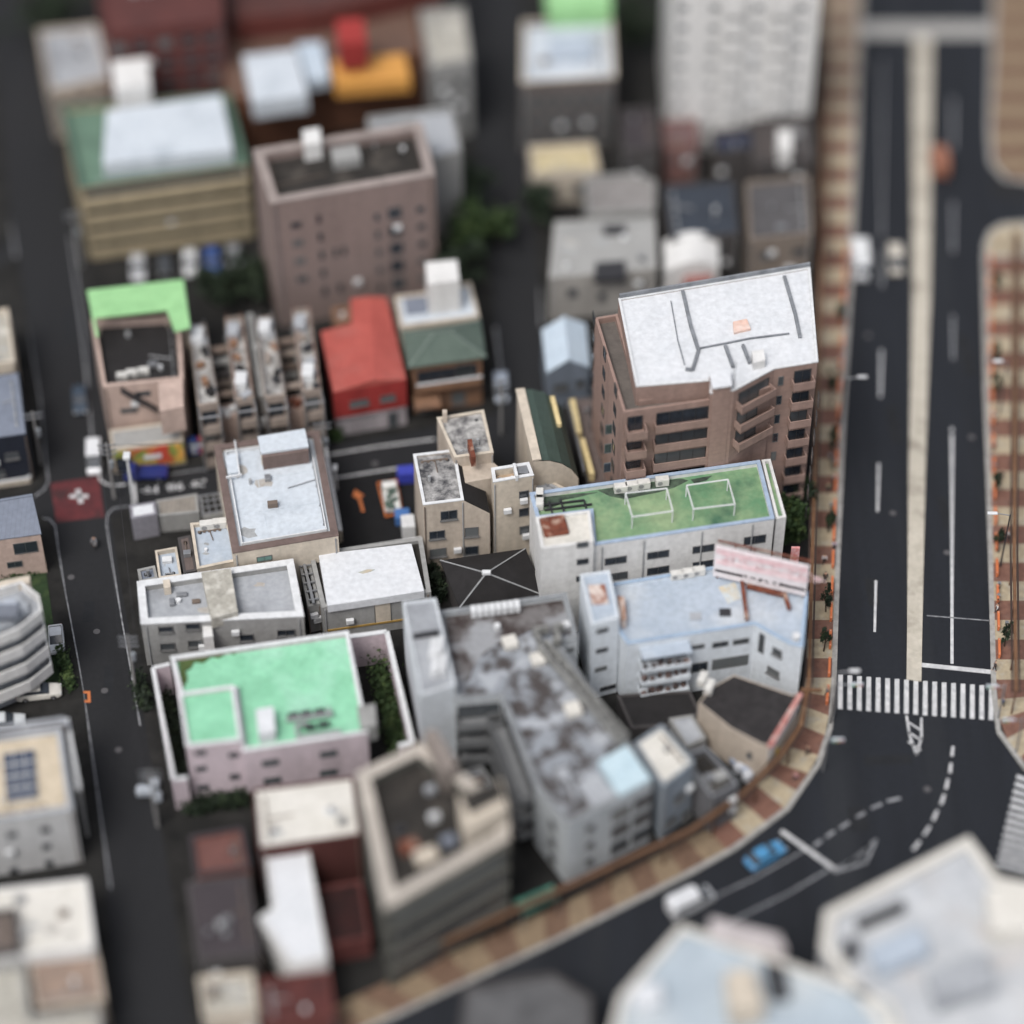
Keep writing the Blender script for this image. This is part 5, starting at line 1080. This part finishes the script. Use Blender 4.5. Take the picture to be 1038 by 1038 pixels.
# car park things
mbf = MB(); px = [(383, 490), (402, 487), (408, 519), (391, 524)]; pp = [P(u, v, .5) for u, v in px]
of = thing('orange_barrier', 'orange barrier frame around the equipment truck in the car park', 'barrier', tuple(pp[0])); of.location.z = .115
for i in range(4): mbf.bar(pp[i], pp[(i+1) % 4], .16, .2)
mbf.build('rail', orange_paint, of)
for x in pp: MB().tube((x.x, x.y, .115), (x.x, x.y, .5), .06).build('leg', darksteel, of)
bluem = plain('blue_tarp', (58, 70, 190)); blue2 = plain('blue_box', (66, 120, 190))
for (u, v), sz, m, lab, nm in (((412, 482), (2.0, 1.4, 1.6), bluem, 'blue tarpaulin covered stack beside the beige building', 'covered_stack'), ((408, 524), (1.7, 1.5, 1.3), blue2, 'bright blue crate at the lower corner of the orange barrier', 'crate'), ((414, 536), (1.5, 1.9, 2.0), whitep, 'white cabinet below the blue crate', 'cabinet')):
    q = P(u, v+4, .12); r = thing(nm, lab, nm.split('_')[-1], (q.x, q.y, .12)); MB().box((q.x, q.y, .12+sz[2]/2), sz, .12).build('body', m, r, bevel=.08); MB().box((q.x, q.y, .14+sz[2]), (sz[0]*.92, sz[1]*.92, .05), .12).build('lid', m, r)
q = P(341, 496, .12); r = thing('lamp_post', 'short white lamp post at the left of the car park', 'lamp post', (q.x, q.y, .12)); MB().tube((q.x, q.y, .12), (q.x, q.y, 3.6), .12, 8).build('shaft', whitep, r); MB().box((q.x, q.y, 3.65), (.5, .9, .15)).build('lamp_head', whitep, r)
wallrun('block_wall', 'grey block wall between the car park and the white roof panel', [(350, 557), (428, 545)], 2.2, .3, m_grey)
wallrun('block_wall', 'cream wall on the left side of the car park', [(327, 444), (345, 538)], 2.0, .4, m_cream)

# ================================================================== AIR CONDITIONERS
ac = thing('air_conditioner', '', 'air conditioner')
MB().box((0, 0, .55), (1.5, .8, 1.0)).build('casing', plain('ac_white', (220, 218, 212)), ac, bevel=.04); MB().tube((-.3, -.4, .58), (-.3, -.45, .58), .3, 14).build('fan_grille', plain('grille_grey', (150, 150, 150)), ac)
for s in (-.5, .5): MB().box((s, 0, .03), (.1, .7, .06)).build('foot', darksteel, ac)
firstac = True
def AC(u, v, z, lab, grp, rz=.14, sc=1):
    global firstac
    q = P(u, v, z); 
    if firstac: ac.location = (q.x, q.y, z); ac.rotation_euler = (0, 0, rz); ac['label'] = lab; ac['group'] = grp; firstac = False; o = ac
    else: o = dup(ac, (q.x, q.y, z), rz, lab, grp)
    o.scale = (sc,)*3
for k, (u, v) in enumerate(((629, 498), (640, 496), (652, 494), (671, 491))): AC(u, v, GH-.55, ('leftmost', 'second', 'third', 'rightmost')[k]+' white air conditioner in the row at the back rim of the green roof', 'air conditioners on the green roof', sc=.95)
for k, (u, v) in enumerate(((686, 586), (697, 584), (708, 582))): AC(u, v, 9.25, ('left', 'middle', 'right')[k]+' white air conditioner in the row at the back of the blue roof', 'air conditioners on the blue roof', sc=.9)
for k, (u, v) in enumerate(((210, 536), (223, 534))): AC(u, v, 6.1, ('left', 'right')[k]+' white air conditioner on the small pale blue annex roof', 'air conditioners on the annex')
AC(547, 506, GH-.55, 'white air conditioner in the left corner of the green roof', 'left corner unit', R(90)); AC(547, 513, GH-.55, 'second white air conditioner in front of the left corner one on the green roof', 'left corner unit b', R(90))
for k, (u, v) in enumerate(((124, 384), (134, 381), (146, 379))): AC(u, v, 8.5, ('left', 'middle', 'right')[k]+' white air conditioner at the front of the black roof', 'air conditioners on the black roof', sc=.8)
AC(669, 401, 21.2, 'white air conditioner on the terrace of the brown tiled block', 'terrace units', sc=1.2); AC(683, 399, 21.2, 'larger white air conditioner beside the first on the tiled block terrace', 'terrace units b', sc=1.6)
AC(690, 700, .1, 'white air conditioner on the ground below the blue white building', 'yard unit')
for k, (u, v) in enumerate(((712, 692), (719, 700))): AC(u, v, 5.7, ('rear', 'front')[k]+' pale air conditioner at the left corner of the black roof by the bend', 'bend roof units', 1.2)

# ================================================================== VEHICLES
def vehicle(kind, col, label, u, v, heading, L=4.4, w_=1.75, h=1.5, group=None, z=.004, boxcol=None):
    q = P(u, v, z+h*.5); r = thing({'van': 'van', 'truck': 'truck'}.get(kind, 'car'), label, {'van': 'van', 'truck': 'truck'}.get(kind, 'car'), (0, 0, 0))
    bm_ = plain('carpaint_%d_%d_%d' % col, col, .3, 0, .6)
    def loft(secs, nm, m, par, bev=.08):   # (x, half width, z0, z1)
        mb = MB(); 
        for (x0, a0, p0, p1), (x1, a1, r0, r1) in zip(secs[:-1], secs[1:]):
            A_ = [(x0, -a0, p0), (x0, a0, p0), (x0, a0*.94, p1), (x0, -a0*.94, p1)]; B_ = [(x1, -a1, r0), (x1, a1, r0), (x1, a1*.94, r1), (x1, -a1*.94, r1)]
            for i in range(4): j = (i+1) % 4; mb.face([A_[i], A_[j], B_[j], B_[i]])
        x0, a0, p0, p1 = secs[0]; mb.face([(x0, -a0, p0), (x0, a0, p0), (x0, a0*.94, p1), (x0, -a0*.94, p1)]); x0, a0, p0, p1 = secs[-1]; mb.face([(x0, -a0, p0), (x0, a0, p0), (x0, a0*.94, p1), (x0, -a0*.94, p1)])
        o = mb.build(nm, m, par); 
        bm = bmesh.new(); bm.from_mesh(o.data); bmesh.ops.remove_doubles(bm, verts=bm.verts, dist=.001); bmesh.ops.recalc_face_normals(bm, faces=bm.faces); bm.to_mesh(o.data); bm.free()
        if bev: mo = o.modifiers.new('b', 'BEVEL'); mo.width = bev; mo.segments = 2
        return o
    W2 = w_/2
    if kind == 'sedan':
        body = loft([(-L/2, W2*.86, .35, .8), (-L*.44, W2*.97, .25, .92), (-L*.2, W2, .22, .95), (L*.22, W2, .22, .93), (L*.42, W2*.95, .25, .78), (L/2, W2*.8, .35, .62)], 'body', bm_, r)
        loft([(-L*.42, W2*.82, .88, .92), (-L*.27, W2*.82, .88, h-.04), (L*.03, W2*.82, .88, h-.04), (L*.24, W2*.84, .88, .95)], 'glazing', glass, r, .05)
        loft([(-L*.26, W2*.76, h-.08, h-.01), (-L*.2, W2*.78, h-.06, h+.02), (L*.0, W2*.78, h-.06, h+.02), (L*.05, W2*.74, h-.1, h-.01)], 'roof', bm_, r, .04)
    elif kind == 'van':
        body = loft([(-L/2, W2*.94, .3, h*.9), (-L*.46, W2, .25, h), (L*.1, W2, .22, h), (L*.14, W2, .22, h*.96)], 'body', bm_, r); loft([(L*.14, W2*.98, .24, h*.6), (L*.42, W2*.96, .25, h*.55), (L/2, W2*.86, .32, h*.42)], 'bonnet', bm_, r)
        loft([(L*.1, W2*.92, h*.58, h*.93), (L*.145, W2*.92, h*.56, h*.93), (L*.4, W2*.9, h*.54, h*.58)], 'glazing', glass, r, .03); MB().box((-L*.1, 0, h*.75), (L*.6, w_*1.0, h*.22)).build('side_window', glass, r); MB().box((-L*.1, 0, h+.03), (L*.5, w_*.6, .04)).build('roof_rib', bm_, r)
    else:
        loft([(L*.2, W2*.95, .4, h*.85), (L*.27, W2*.97, .35, h*.92), (L*.38, W2*.95, .35, h*.9), (L/2, W2*.9, .35, h*.5)], 'body', bm_, r); loft([(L*.3, W2*.9, h*.52, h*.88), (L*.39, W2*.9, h*.52, h*.87), (L*.485, W2*.86, h*.5, h*.55)], 'glazing', glass, r, .02)
        MB().box((-L*.15, 0, .55), (L*.7, w_*.8, .2)).build('chassis', darksteel, r)
        if kind == 'truck' and boxcol: MB().box((-L*.15, 0, .65+h*.36), (L*.66, w_, h*.72)).build('cargo_box', plain('cargo_%d' % boxcol[0], boxcol), r, bevel=.05)
        else:
            mb = MB(); mb.box((-L*.15, 0, .72), (L*.66, w_, .12))
            for s in (-1, 1): mb.box((-L*.15, s*(W2-.03), .95), (L*.66, .06, .36))
            mb.box((-L*.48, 0, .95), (.06, w_, .36)); mb.build('load_bed', bm_, r)
    for sx in (-.3, .31):
        for s in (-1, 1):
            y = s*(W2-.1); wh = MB().tube((L*sx, y-.1, .32), (L*sx, y+.1, .32), .32, 14).build('wheel', rubber, r); MB().tube((L*sx, y+s*.1, .32), (L*sx, y+s*.115, .32), .18, 10).build('rim', steel, wh)
    for s in (-1, 1): MB().box((L*.485, s*W2*.66, .62 if kind != 'van' else .7), (.1, .3, .16)).build('headlight', whitep, r); MB().box((-L*.495, s*W2*.7, .7), (.06, .25, .16)).build('tail_light', plain('tail_red', (150, 30, 28)), r)
    g_ = P(u, v, z+h*.5); r.location = (g_.x, g_.y, z); r.rotation_euler = (0, 0, R(heading))
    if group: r['group'] = group
    return r
vehicle('van', (232, 234, 238), 'white minivan on the narrow road just above the red crossing patch', 95, 463, -84, 4.7, 1.75, 1.9)
vehicle('sedan', (58, 74, 92), 'dark blue grey car parked on the narrow road above the white van', 81, 404, -83, 4.6, 1.8, 1.45)
vehicle('pickup', (38, 52, 130), 'blue pickup with a blue covered load outside the mural shop', 148, 478, 182, 5.0, 1.8, 1.9, boxcol=None)
vehicle('truck', (230, 232, 236), 'white box truck in the left lane of the avenue', 872, 263, -91, 5.6, 2.1, 2.6, boxcol=(232, 234, 236))
vehicle('van', (206, 198, 184), 'beige van in the lane beside the median', 908, 263, -91, 4.4, 1.8, 1.9)
vehicle('truck', (150, 96, 70), 'brown truck on the far right carriageway next to the median', 952, 163, 89, 5.2, 2.2, 2.6, boxcol=(158, 100, 74))
vehicle('sedan', (60, 150, 205), 'bright blue car at the stop line of the curved street', 776, 866, 35, 4.5, 1.8, 1.5)
vehicle('van', (224, 226, 230), 'white van on the curved street behind the blue car', 700, 912, 30, 5.0, 1.9, 2.2)
vehicle('sedan', (222, 226, 230), 'white car partly hidden beside the rounded balcony block', 57, 647, -80, 4.0, 1.7, 1.5, z=.1)
vehicle('sedan', (226, 222, 212), 'cream white car with dark glass parked behind the solar roof building', 39, 700, 8, 4.8, 1.8, 1.5, z=.1)
vehicle('sedan', (214, 220, 224), 'white car at the left edge under the rounded balcony block', 4, 731, 8, 4.4, 1.8, 1.5, z=.1)
vehicle('van', (176, 188, 206), 'silver van in the junction lane beside the cream hall', 508, 393, -86, 4.0, 1.7, 1.8)
for u, v, c, lab in ((140, 270, (206, 208, 212), 'silver car in the parking row behind the lime deck'), (167, 266, (50, 54, 58), 'dark grey car between silver and white cars in the rear parking row'), (193, 265, (232, 234, 236), 'white car next to the blue car in the rear parking row'), (215, 263, (52, 96, 176), 'blue car in the rear parking row'), (237, 260, (150, 152, 158), 'light grey car at the right end of the rear parking row')):
    vehicle('sedan', c, lab, u, v, -84, 4.5, 1.8, 1.5, z=.1)
# equipment truck in the car park
tr = vehicle('truck', (232, 232, 228), 'small white cab truck loaded with machinery inside the orange barrier', 396, 503, 98, 4.6, 1.8, 1.8, z=.12)
mb = MB(); random.seed(5)
for k in range(9): mb.box((-1.9+k*.33, random.uniform(-.5, .5), 1.05), (.3, random.uniform(.3, .9), random.uniform(.3, .7)), random.uniform(-.3, .3))
o = mb.build('machinery', mat('machinery_green', (110, 140, 124), (60, 66, 64), 2, .5)); o.parent = tr
# bicycle things
def bicycle(label, u, v, rz, col=(60, 60, 66), group=None, z=.15):
    q = P(u, v, z); r = thing('bicycle', label, 'bicycle', (0, 0, 0)); fm_ = plain('bike_%d' % col[0], col)
    for s in (-.52, .52):
        mb = MB(); pr = None
        for i in range(15):
            a = 2*math.pi*i/14; p = Vector((s+.33*math.cos(a), 0, .34+.33*math.sin(a)))
            if pr is not None: mb.tube(pr, p, .03, 5)
            pr = p
        for i in range(4): a = math.pi*i/4; mb.tube((s-.32*math.cos(a), 0, .34-.32*math.sin(a)), (s+.32*math.cos(a), 0, .34+.32*math.sin(a)), .008, 4)
        mb.build('wheel', rubber, r)
    mb = MB(); S_, Bk, Hd = (-.15, 0, .85), (-.05, 0, .32), (.38, 0, .82)
    for a, c in ((S_, Bk), (Bk, Hd), (S_, Hd), ((-.52, 0, .34), Bk), ((-.52, 0, .34), S_), (Hd, (.52, 0, .34)), (Hd, (.36, 0, 1.02))): mb.tube(a, c, .025)
    mb.build('frame', fm_, r); MB().tube((.36, -.28, 1.02), (.36, .28, 1.02), .02).build('handlebar', steel, r); MB().box((-.18, 0, .9), (.26, .15, .06)).build('saddle', rubber, r, bevel=.02)
    mb = MB(); mb.box((.58, 0, .85), (.3, .34, .2)); mb.build('basket', steel, r)
    r.location = q; r.rotation_euler = (0, 0, rz)
    if group: r['group'] = group
    return r
bk = bicycle('bicycle ridden down the narrow road below the red patch', 97, 553, R(-82), (60, 60, 66), z=.004)
bp = bicycle('parked bicycle standing at the rail on the left pavement', 845, 475, R(80), (70, 70, 72), 'bicycles parked on the left pavement')
for u, v in ((844, 492), (843, 520), (843, 532), (842, 470), (849, 380), (850, 372)): dup(bp, P(u, v, .15), R(80+random.uniform(-20, 20)))
for u, v in ((1008, 480), (1009, 492), (1012, 600), (1011, 612), (1020, 640)): dup(bp, P(u, v, .15), R(95+random.uniform(-20, 20)), 'parked bicycle standing on the right pavement', 'bicycles parked on the right pavement')

# ================================================================== PEOPLE
skin = plain('skin', (206, 160, 132)); hairm = plain('hair', (34, 28, 26))
def skinmesh(name, verts, edges, m, parent, root=0):
    me = bpy.data.meshes.new(name); me.from_pydata([v[:3] for v in verts], edges, []); me.materials.append(m)
    o = bpy.data.objects.new(name, me); C.objects.link(o); o.parent = parent
    md = o.modifiers.new('skin', 'SKIN'); 
    if not me.skin_vertices: 
        bm = bmesh.new(); bm.from_mesh(me); bm.verts.layers.skin.verify(); bm.to_mesh(me); bm.free()
    for i, v in enumerate(verts): me.skin_vertices[0].data[i].radius = (v[3], v[4] if len(v) > 4 else v[3]); me.skin_vertices[0].data[i].use_root = (i == root)
    s = o.modifiers.new('sub', 'SUBSURF'); s.levels = 1; s.render_levels = 1; return o
def person(label, u, v, rz, top, bottom, stride=.18, ride=False, hat=None, z=.15, group=None):
    q = P(u, v, z); r = thing('person', label, 'person', (0, 0, 0)); st = stride
    if not ride: leg = {1: [(.09, 0, .9), (.1, st*.6, .5), (.1, st, .08), (.1, st+.16, .04)], -1: [(-.09, 0, .9), (-.1, -st*.2, .5), (-.1, -st, .1), (-.1, -st+.16, .04)]}
    else: leg = {1: [(.09, 0, .92), (.12, .36, .78), (.12, .25, .38), (.12, .38, .34)], -1: [(-.09, 0, .92), (-.12, .3, .62), (-.12, .15, .22), (-.12, .28, .18)]}
    lean = .22 if ride else .02
    V_ = [(0, 0, .95, .13, .1), (0, lean*.4, 1.18, .125, .095), (0, lean, 1.42, .16, .1), (0, lean+.01, 1.5, .055), (0, lean+.03, 1.6, .08, .095), (0, lean+.03, 1.7, .08, .09)]; E = [(0, 1), (1, 2), (2, 3), (3, 4), (4, 5)]
    for s in (1, -1):
        b0 = len(V_); rr = (.085, .06, .04, .035); V_ += [(*p, rr[i]) for i, p in enumerate(leg[s])]; E += [(0, b0), (b0, b0+1), (b0+1, b0+2), (b0+2, b0+3)]
        b0 = len(V_); hnd = [(s*.19, lean, 1.4), (s*.25, lean-.02*s, 1.15), (s*.24, lean+.12, .92), (s*.23, lean+.16, .84)] if not ride else [(s*.19, lean, 1.4), (s*.26, lean+.2, 1.2), (s*.26, lean+.38, 1.08), (s*.26, lean+.44, 1.05)]
        rr = (.05, .042, .032, .035); V_ += [(*p, rr[i]) for i, p in enumerate(hnd)]; E += [(2, b0), (b0, b0+1), (b0+1, b0+2), (b0+2, b0+3)]
    skinmesh('body', V_, E, skin, r)
    T = [(0, 0, .93, .15, .12), (0, lean*.4, 1.18, .145, .115), (0, lean, 1.42, .175, .12)]; TE = [(0, 1), (1, 2)]
    for s in (1, -1):
        b0 = len(T); hnd = [(s*.19, lean, 1.4), (s*.25, lean-.02*s, 1.15), (s*.24, lean+.12, .95)] if not ride else [(s*.19, lean, 1.4), (s*.26, lean+.2, 1.2), (s*.26, lean+.36, 1.09)]
        T += [(*p, (.066, .056, .046)[i]) for i, p in enumerate(hnd)]; TE += [(2, b0), (b0, b0+1), (b0+1, b0+2)]
    skinmesh('jacket', T, TE, plain('cloth_%d_%d_%d' % top, top, .9), r)
    Bt = [(0, 0, .95, .15, .12)]; BE = []
    for s in (1, -1):
        b0 = len(Bt); Bt += [(*p, (.1, .075, .055)[i]) for i, p in enumerate(leg[s][:3])]; BE += [(0, b0), (b0, b0+1), (b0+1, b0+2)]
    skinmesh('trousers', Bt, BE, plain('cloth_%d_%d_%d' % bottom, bottom, .9), r)
    skinmesh('hair', [(0, lean+.0, 1.66, .098, .1), (0, lean+.005, 1.74, .085, .09)], [(0, 1)], plain('hat_%d' % hat[0], hat) if hat else hairm, r)
    r.location = q; r.rotation_euler = (0, 0, rz)
    if group: r['group'] = group
    return r
person('person in a grey jacket riding a bicycle on the narrow road', 97, 553, R(172), (150, 156, 166), (120, 120, 120), ride=True, z=.02)
person('person in a white top walking down the left pavement', 835, 572, R(180), (226, 224, 230), (40, 42, 48)); person('person dressed in black below the person in a white top', 836, 590, R(178), (36, 36, 42), (28, 28, 32)); person('person in a lilac top beside the orange rail of the left pavement', 845, 558, R(170), (200, 190, 214), (50, 50, 56))
person('person in a red coat on the right pavement', 1006, 458, R(10), (190, 48, 44), (50, 46, 48)); person('person in a white coat on the right pavement above the red coat', 1006, 427, R(0), (226, 226, 224), (50, 50, 54)); person('person in black in the middle of the right pavement', 1015, 486, R(90), (40, 40, 44), (34, 34, 40), hat=(60, 54, 50)); person('person in a pale shirt near the right canopy posts', 1022, 548, R(0), (214, 220, 224), (60, 64, 76)); person('person with a dark top crossing below the right stop line', 1008, 680, R(90), (44, 48, 58), (40, 40, 44))

for (lab, u, v, rz, t_, b_) in (('person in a navy jacket beside the red hoarding on the left pavement', 846, 262, 170, (50, 58, 86), (40, 40, 44)), ('person in a beige coat on the left pavement near the lamp by the tiled block', 842, 412, 175, (196, 180, 154), (60, 58, 60)), ('person in a green top among the parked bicycles of the left pavement', 839, 500, 10, (86, 116, 84), (52, 56, 66)),
    ('person in grey at the left end of the zebra crossing', 838, 706, 90, (140, 142, 148), (50, 50, 58)), ('person with a black coat walking the bend of the left pavement', 818, 766, 140, (38, 38, 42), (34, 34, 38)), ('person in a pink top on the bend below the traffic light', 806, 792, 140, (206, 140, 156), (60, 60, 70)),
    ('person in a blue shirt on the right pavement beside the crossing', 1016, 716, 90, (80, 110, 160), (46, 46, 50)), ('person in a tan jacket near the rounded nose of the right pavement', 1012, 252, 0, (176, 150, 116), (54, 52, 54)), ('person in white standing at the right guard rail near the thin cross line', 1010, 622, 90, (222, 222, 220), (60, 60, 66)), ('person in black at the kerb of the street below the vending machines', 214, 466, 90, (36, 36, 40), (40, 40, 46))):
    person(lab, u, v, R(rz), t_, b_)

# ================================================================== PLANTS
def leaves(cx, cy, cz, rx, ry, rz_, n, m, name, parent, size=.35):
    mb = MB(); cl = [(random.gauss(0, .42), random.gauss(0, .42), random.gauss(0, .42)) for _ in range(max(4, n//40))]
    for _ in range(n):
        c = random.choice(cl); p = Vector((cx+(c[0]+random.gauss(0, .16))*rx, cy+(c[1]+random.gauss(0, .16))*ry, cz+(c[2]+random.gauss(0, .16))*rz_))
        a = Vector((random.gauss(0, 1), random.gauss(0, 1), random.gauss(0, 1))).normalized(); e1 = a.orthogonal().normalized(); e2 = a.cross(e1); s = size*random.uniform(.5, 1.1)
        mb.face([p-e1*s, p+e2*s*.6, p+e1*s, p-e2*s*.6])
    return mb.build(name, m, parent)
def tree(label, u, v, h=7, r_=2.5, n=900, m=None, cat='tree', z=.1, group=None, size=.35):
    q = P(u, v, z); t = thing('tree', label, cat, (q.x, q.y, z), group=group)
    mb = MB(); top = Vector((q.x+random.uniform(-.3, .3), q.y, z+h*.62)); mb.tube(q, top, .05*h**.5*.9, 7, .05)
    for k in range(6): a = k*1.1+random.random(); s = q.lerp(top, .5+.07*k); mb.tube(s, s+Vector((math.cos(a)*r_*.6, math.sin(a)*r_*.6, h*.2)), .06, 5, .02)
    mb.build('trunk', barkm, t); leaves(q.x, q.y, z+h*.66, r_, r_, h*.34, n, m or leafm, 'crown', t, size); return t
for u, v, h, rr, lab, m in ((462, 300, 8, 3.2, 'dark leafy tree at the right side of the mauve block', leafd), (478, 262, 8, 3, 'green tree at the kerb beyond the mauve block', leafm), (470, 225, 9, 3, 'tall dark tree beside the far lane', leafd), (255, 300, 5, 3.4, 'dark round tree behind the apartment pairs, right one', leafd), (228, 306, 5, 3.2, 'dark round tree behind the apartment pairs, left one', leafd),
    (803, 545, 6, 1.8, 'small green tree between the green roof and the brown tiled block', leafm), (807, 520, 6, 1.8, 'dark green tree at the foot of the brown tiled block', leafd), (55, 40, 9, 4.5, 'large dark tree at the top left corner', leafd), (505, 250, 6, 2, 'small tree on the left side of the far lane', leafm), (612, 300, 4, 2.4, 'olive green shrubby tree left of the white roof', mat('olive_leaves', (96, 100, 66), (74, 78, 52), 1.5, .3)),
    (640, 60, 10, 3.5, 'dark tree beside the white tower', leafd), (545, 230, 7, 2.2, 'dark tree on the right side of the far lane', leafd), (172, 60, 8, 3.4, 'dark green tree in front of the maroon brick building', leafd)):
    tree(lab, u, v, h, rr, 1300, m, size=.4)
for k, (u, v) in enumerate(((857, 330), (849, 402), (851, 458), (848, 540), (845, 620), (843, 660))): tree(('sixth', 'fifth', 'fourth', 'third', 'second', 'first')[k]+' young street tree up the left pavement from the zebra crossing', u-8 if k else u-6, v, 4.2, .6, 420, leafd, group='young street trees on the left', z=.15, size=.2)
for k, (u, v) in enumerate(((1008, 300), (1008, 372), (1009, 405), (1008, 500), (1012, 560), (1018, 655))): tree(('sixth', 'fifth', 'fourth', 'third', 'second', 'first')[k]+' young street tree up the right pavement from the zebra crossing', u, v, 4.2, .6, 420, leafd, group='young street trees on the right', z=.15, size=.2)
def hedge(label, pts, h, w_, n, m=None, z=.1):
    r = thing('hedge', label, 'hedge', tuple(P(*pts[0], z))); mb = MB(); pw = [P(u, v, z) for u, v in pts]; L = arclen(pw)
    for _ in range(n):
        p = at_len(pw, L, random.random()*L[-1]); p = p+Vector((random.gauss(0, w_*.4), random.gauss(0, w_*.4), random.uniform(0, h)*random.uniform(.6, 1))); a = Vector((random.gauss(0, 1), random.gauss(0, 1), random.gauss(0, 1))).normalized(); e1 = a.orthogonal().normalized(); e2 = a.cross(e1); s = random.uniform(.12, .3)
        mb.face([p-e1*s, p+e2*s*.6, p+e1*s, p-e2*s*.6])
    mb.build('foliage', m or leafm, r); 
    st_ = MB()
    for i in range(int(L[-1]/1.5)+1): p = at_len(pw, L, i*1.5); st_.tube(p, p+Vector((0, 0, h*.6)), .04, 5)
    st_.build('stem', barkm, r)
hedge('green hedge inside the garden wall right of the mint roof', [(384, 682), (392, 712), (404, 762), (410, 790)], 3.5, 1.6, 2600); hedge('narrow dark hedge between the garden wall and the mint roof building', [(170, 712), (178, 760), (186, 800)], 3, .8, 1500, leafd); hedge('scrubby hedge along the foot of the garden wall beside the narrow road', [(140, 690), (148, 720)], 2.2, 1.0, 900, leafd)
hedge('green hedge below the pink stair tower', [(190, 822), (250, 812)], 1.8, 1.2, 1500, leafd); hedge('small hedge beside the rounded balcony block', [(62, 660), (72, 700)], 1.6, .8, 800); hedge('hedge in front of the red building', [(335, 446), (345, 444)], 1.5, .6, 500, leafm)
hedge('bush between the beige building and the black pyramid roof', [(438, 582), (446, 612)], 2.6, 1.0, 1100, leafd); hedge('weedy hedge behind the curved white building yard', [(792, 548), (812, 545)], 2, .9, 900)
hedge('roadside hedge at the left edge of the grass verge', [(5, 585), (40, 578)], .7, .8, 600)
# teal awning and flower stall by the lower pavement
a0 = [P(u, v, 3) for u, v in ((522, 914), (560, 897), (566, 910), (530, 928))]; aw = thing('awning', 'teal awning over the curved pavement', 'awning', tuple(P(545, 930, 0))); MB().prism(a0, 2.9, 3.05).build('canvas', mat('teal_canvas', (70, 150, 128), (50, 120, 104)), aw); mb = MB()
for q in a0: mb.tube((q.x, q.y, .1), (q.x, q.y, 2.9), .05)
mb.build('post', steel, aw)
q = P(783, 768, 1.5); bs = thing('yellow_sign', 'small yellow sign at the corner of the black roofed building', 'sign', (q.x, q.y, 0)); MB().box((q.x, q.y, 2.6), (1.1, .25, 1.1)).build('panel', plain('sign_yellow', (226, 184, 50)), bs); MB().tube((q.x, q.y, 0), (q.x, q.y, 2.1), .06).build('post', steel, bs)
for k, (u, v, c, lab) in enumerate(((758, 788, (206, 210, 218), 'pale tarpaulin covered scooter stack beside the beige front'), (752, 776, (170, 180, 200), 'bluish covered stack behind the pale one at the beige front'), (150, 805, (176, 184, 194), 'grey covered rubbish pile at the foot of the pole by the garden wall'))):
    q = P(u, v, .5); r = thing('covered_pile', lab, 'covered pile', (q.x, q.y, .1)); mb = MB()
    for s in range(5): mb.box((q.x+random.uniform(-1, 1), q.y+random.uniform(-1.2, 1.2), .6+random.uniform(0, .4)), (1.1, .9, 1.1), random.random())
    mb.build('tarpaulin', plain('tarp%d' % k, c), r, bevel=.2)
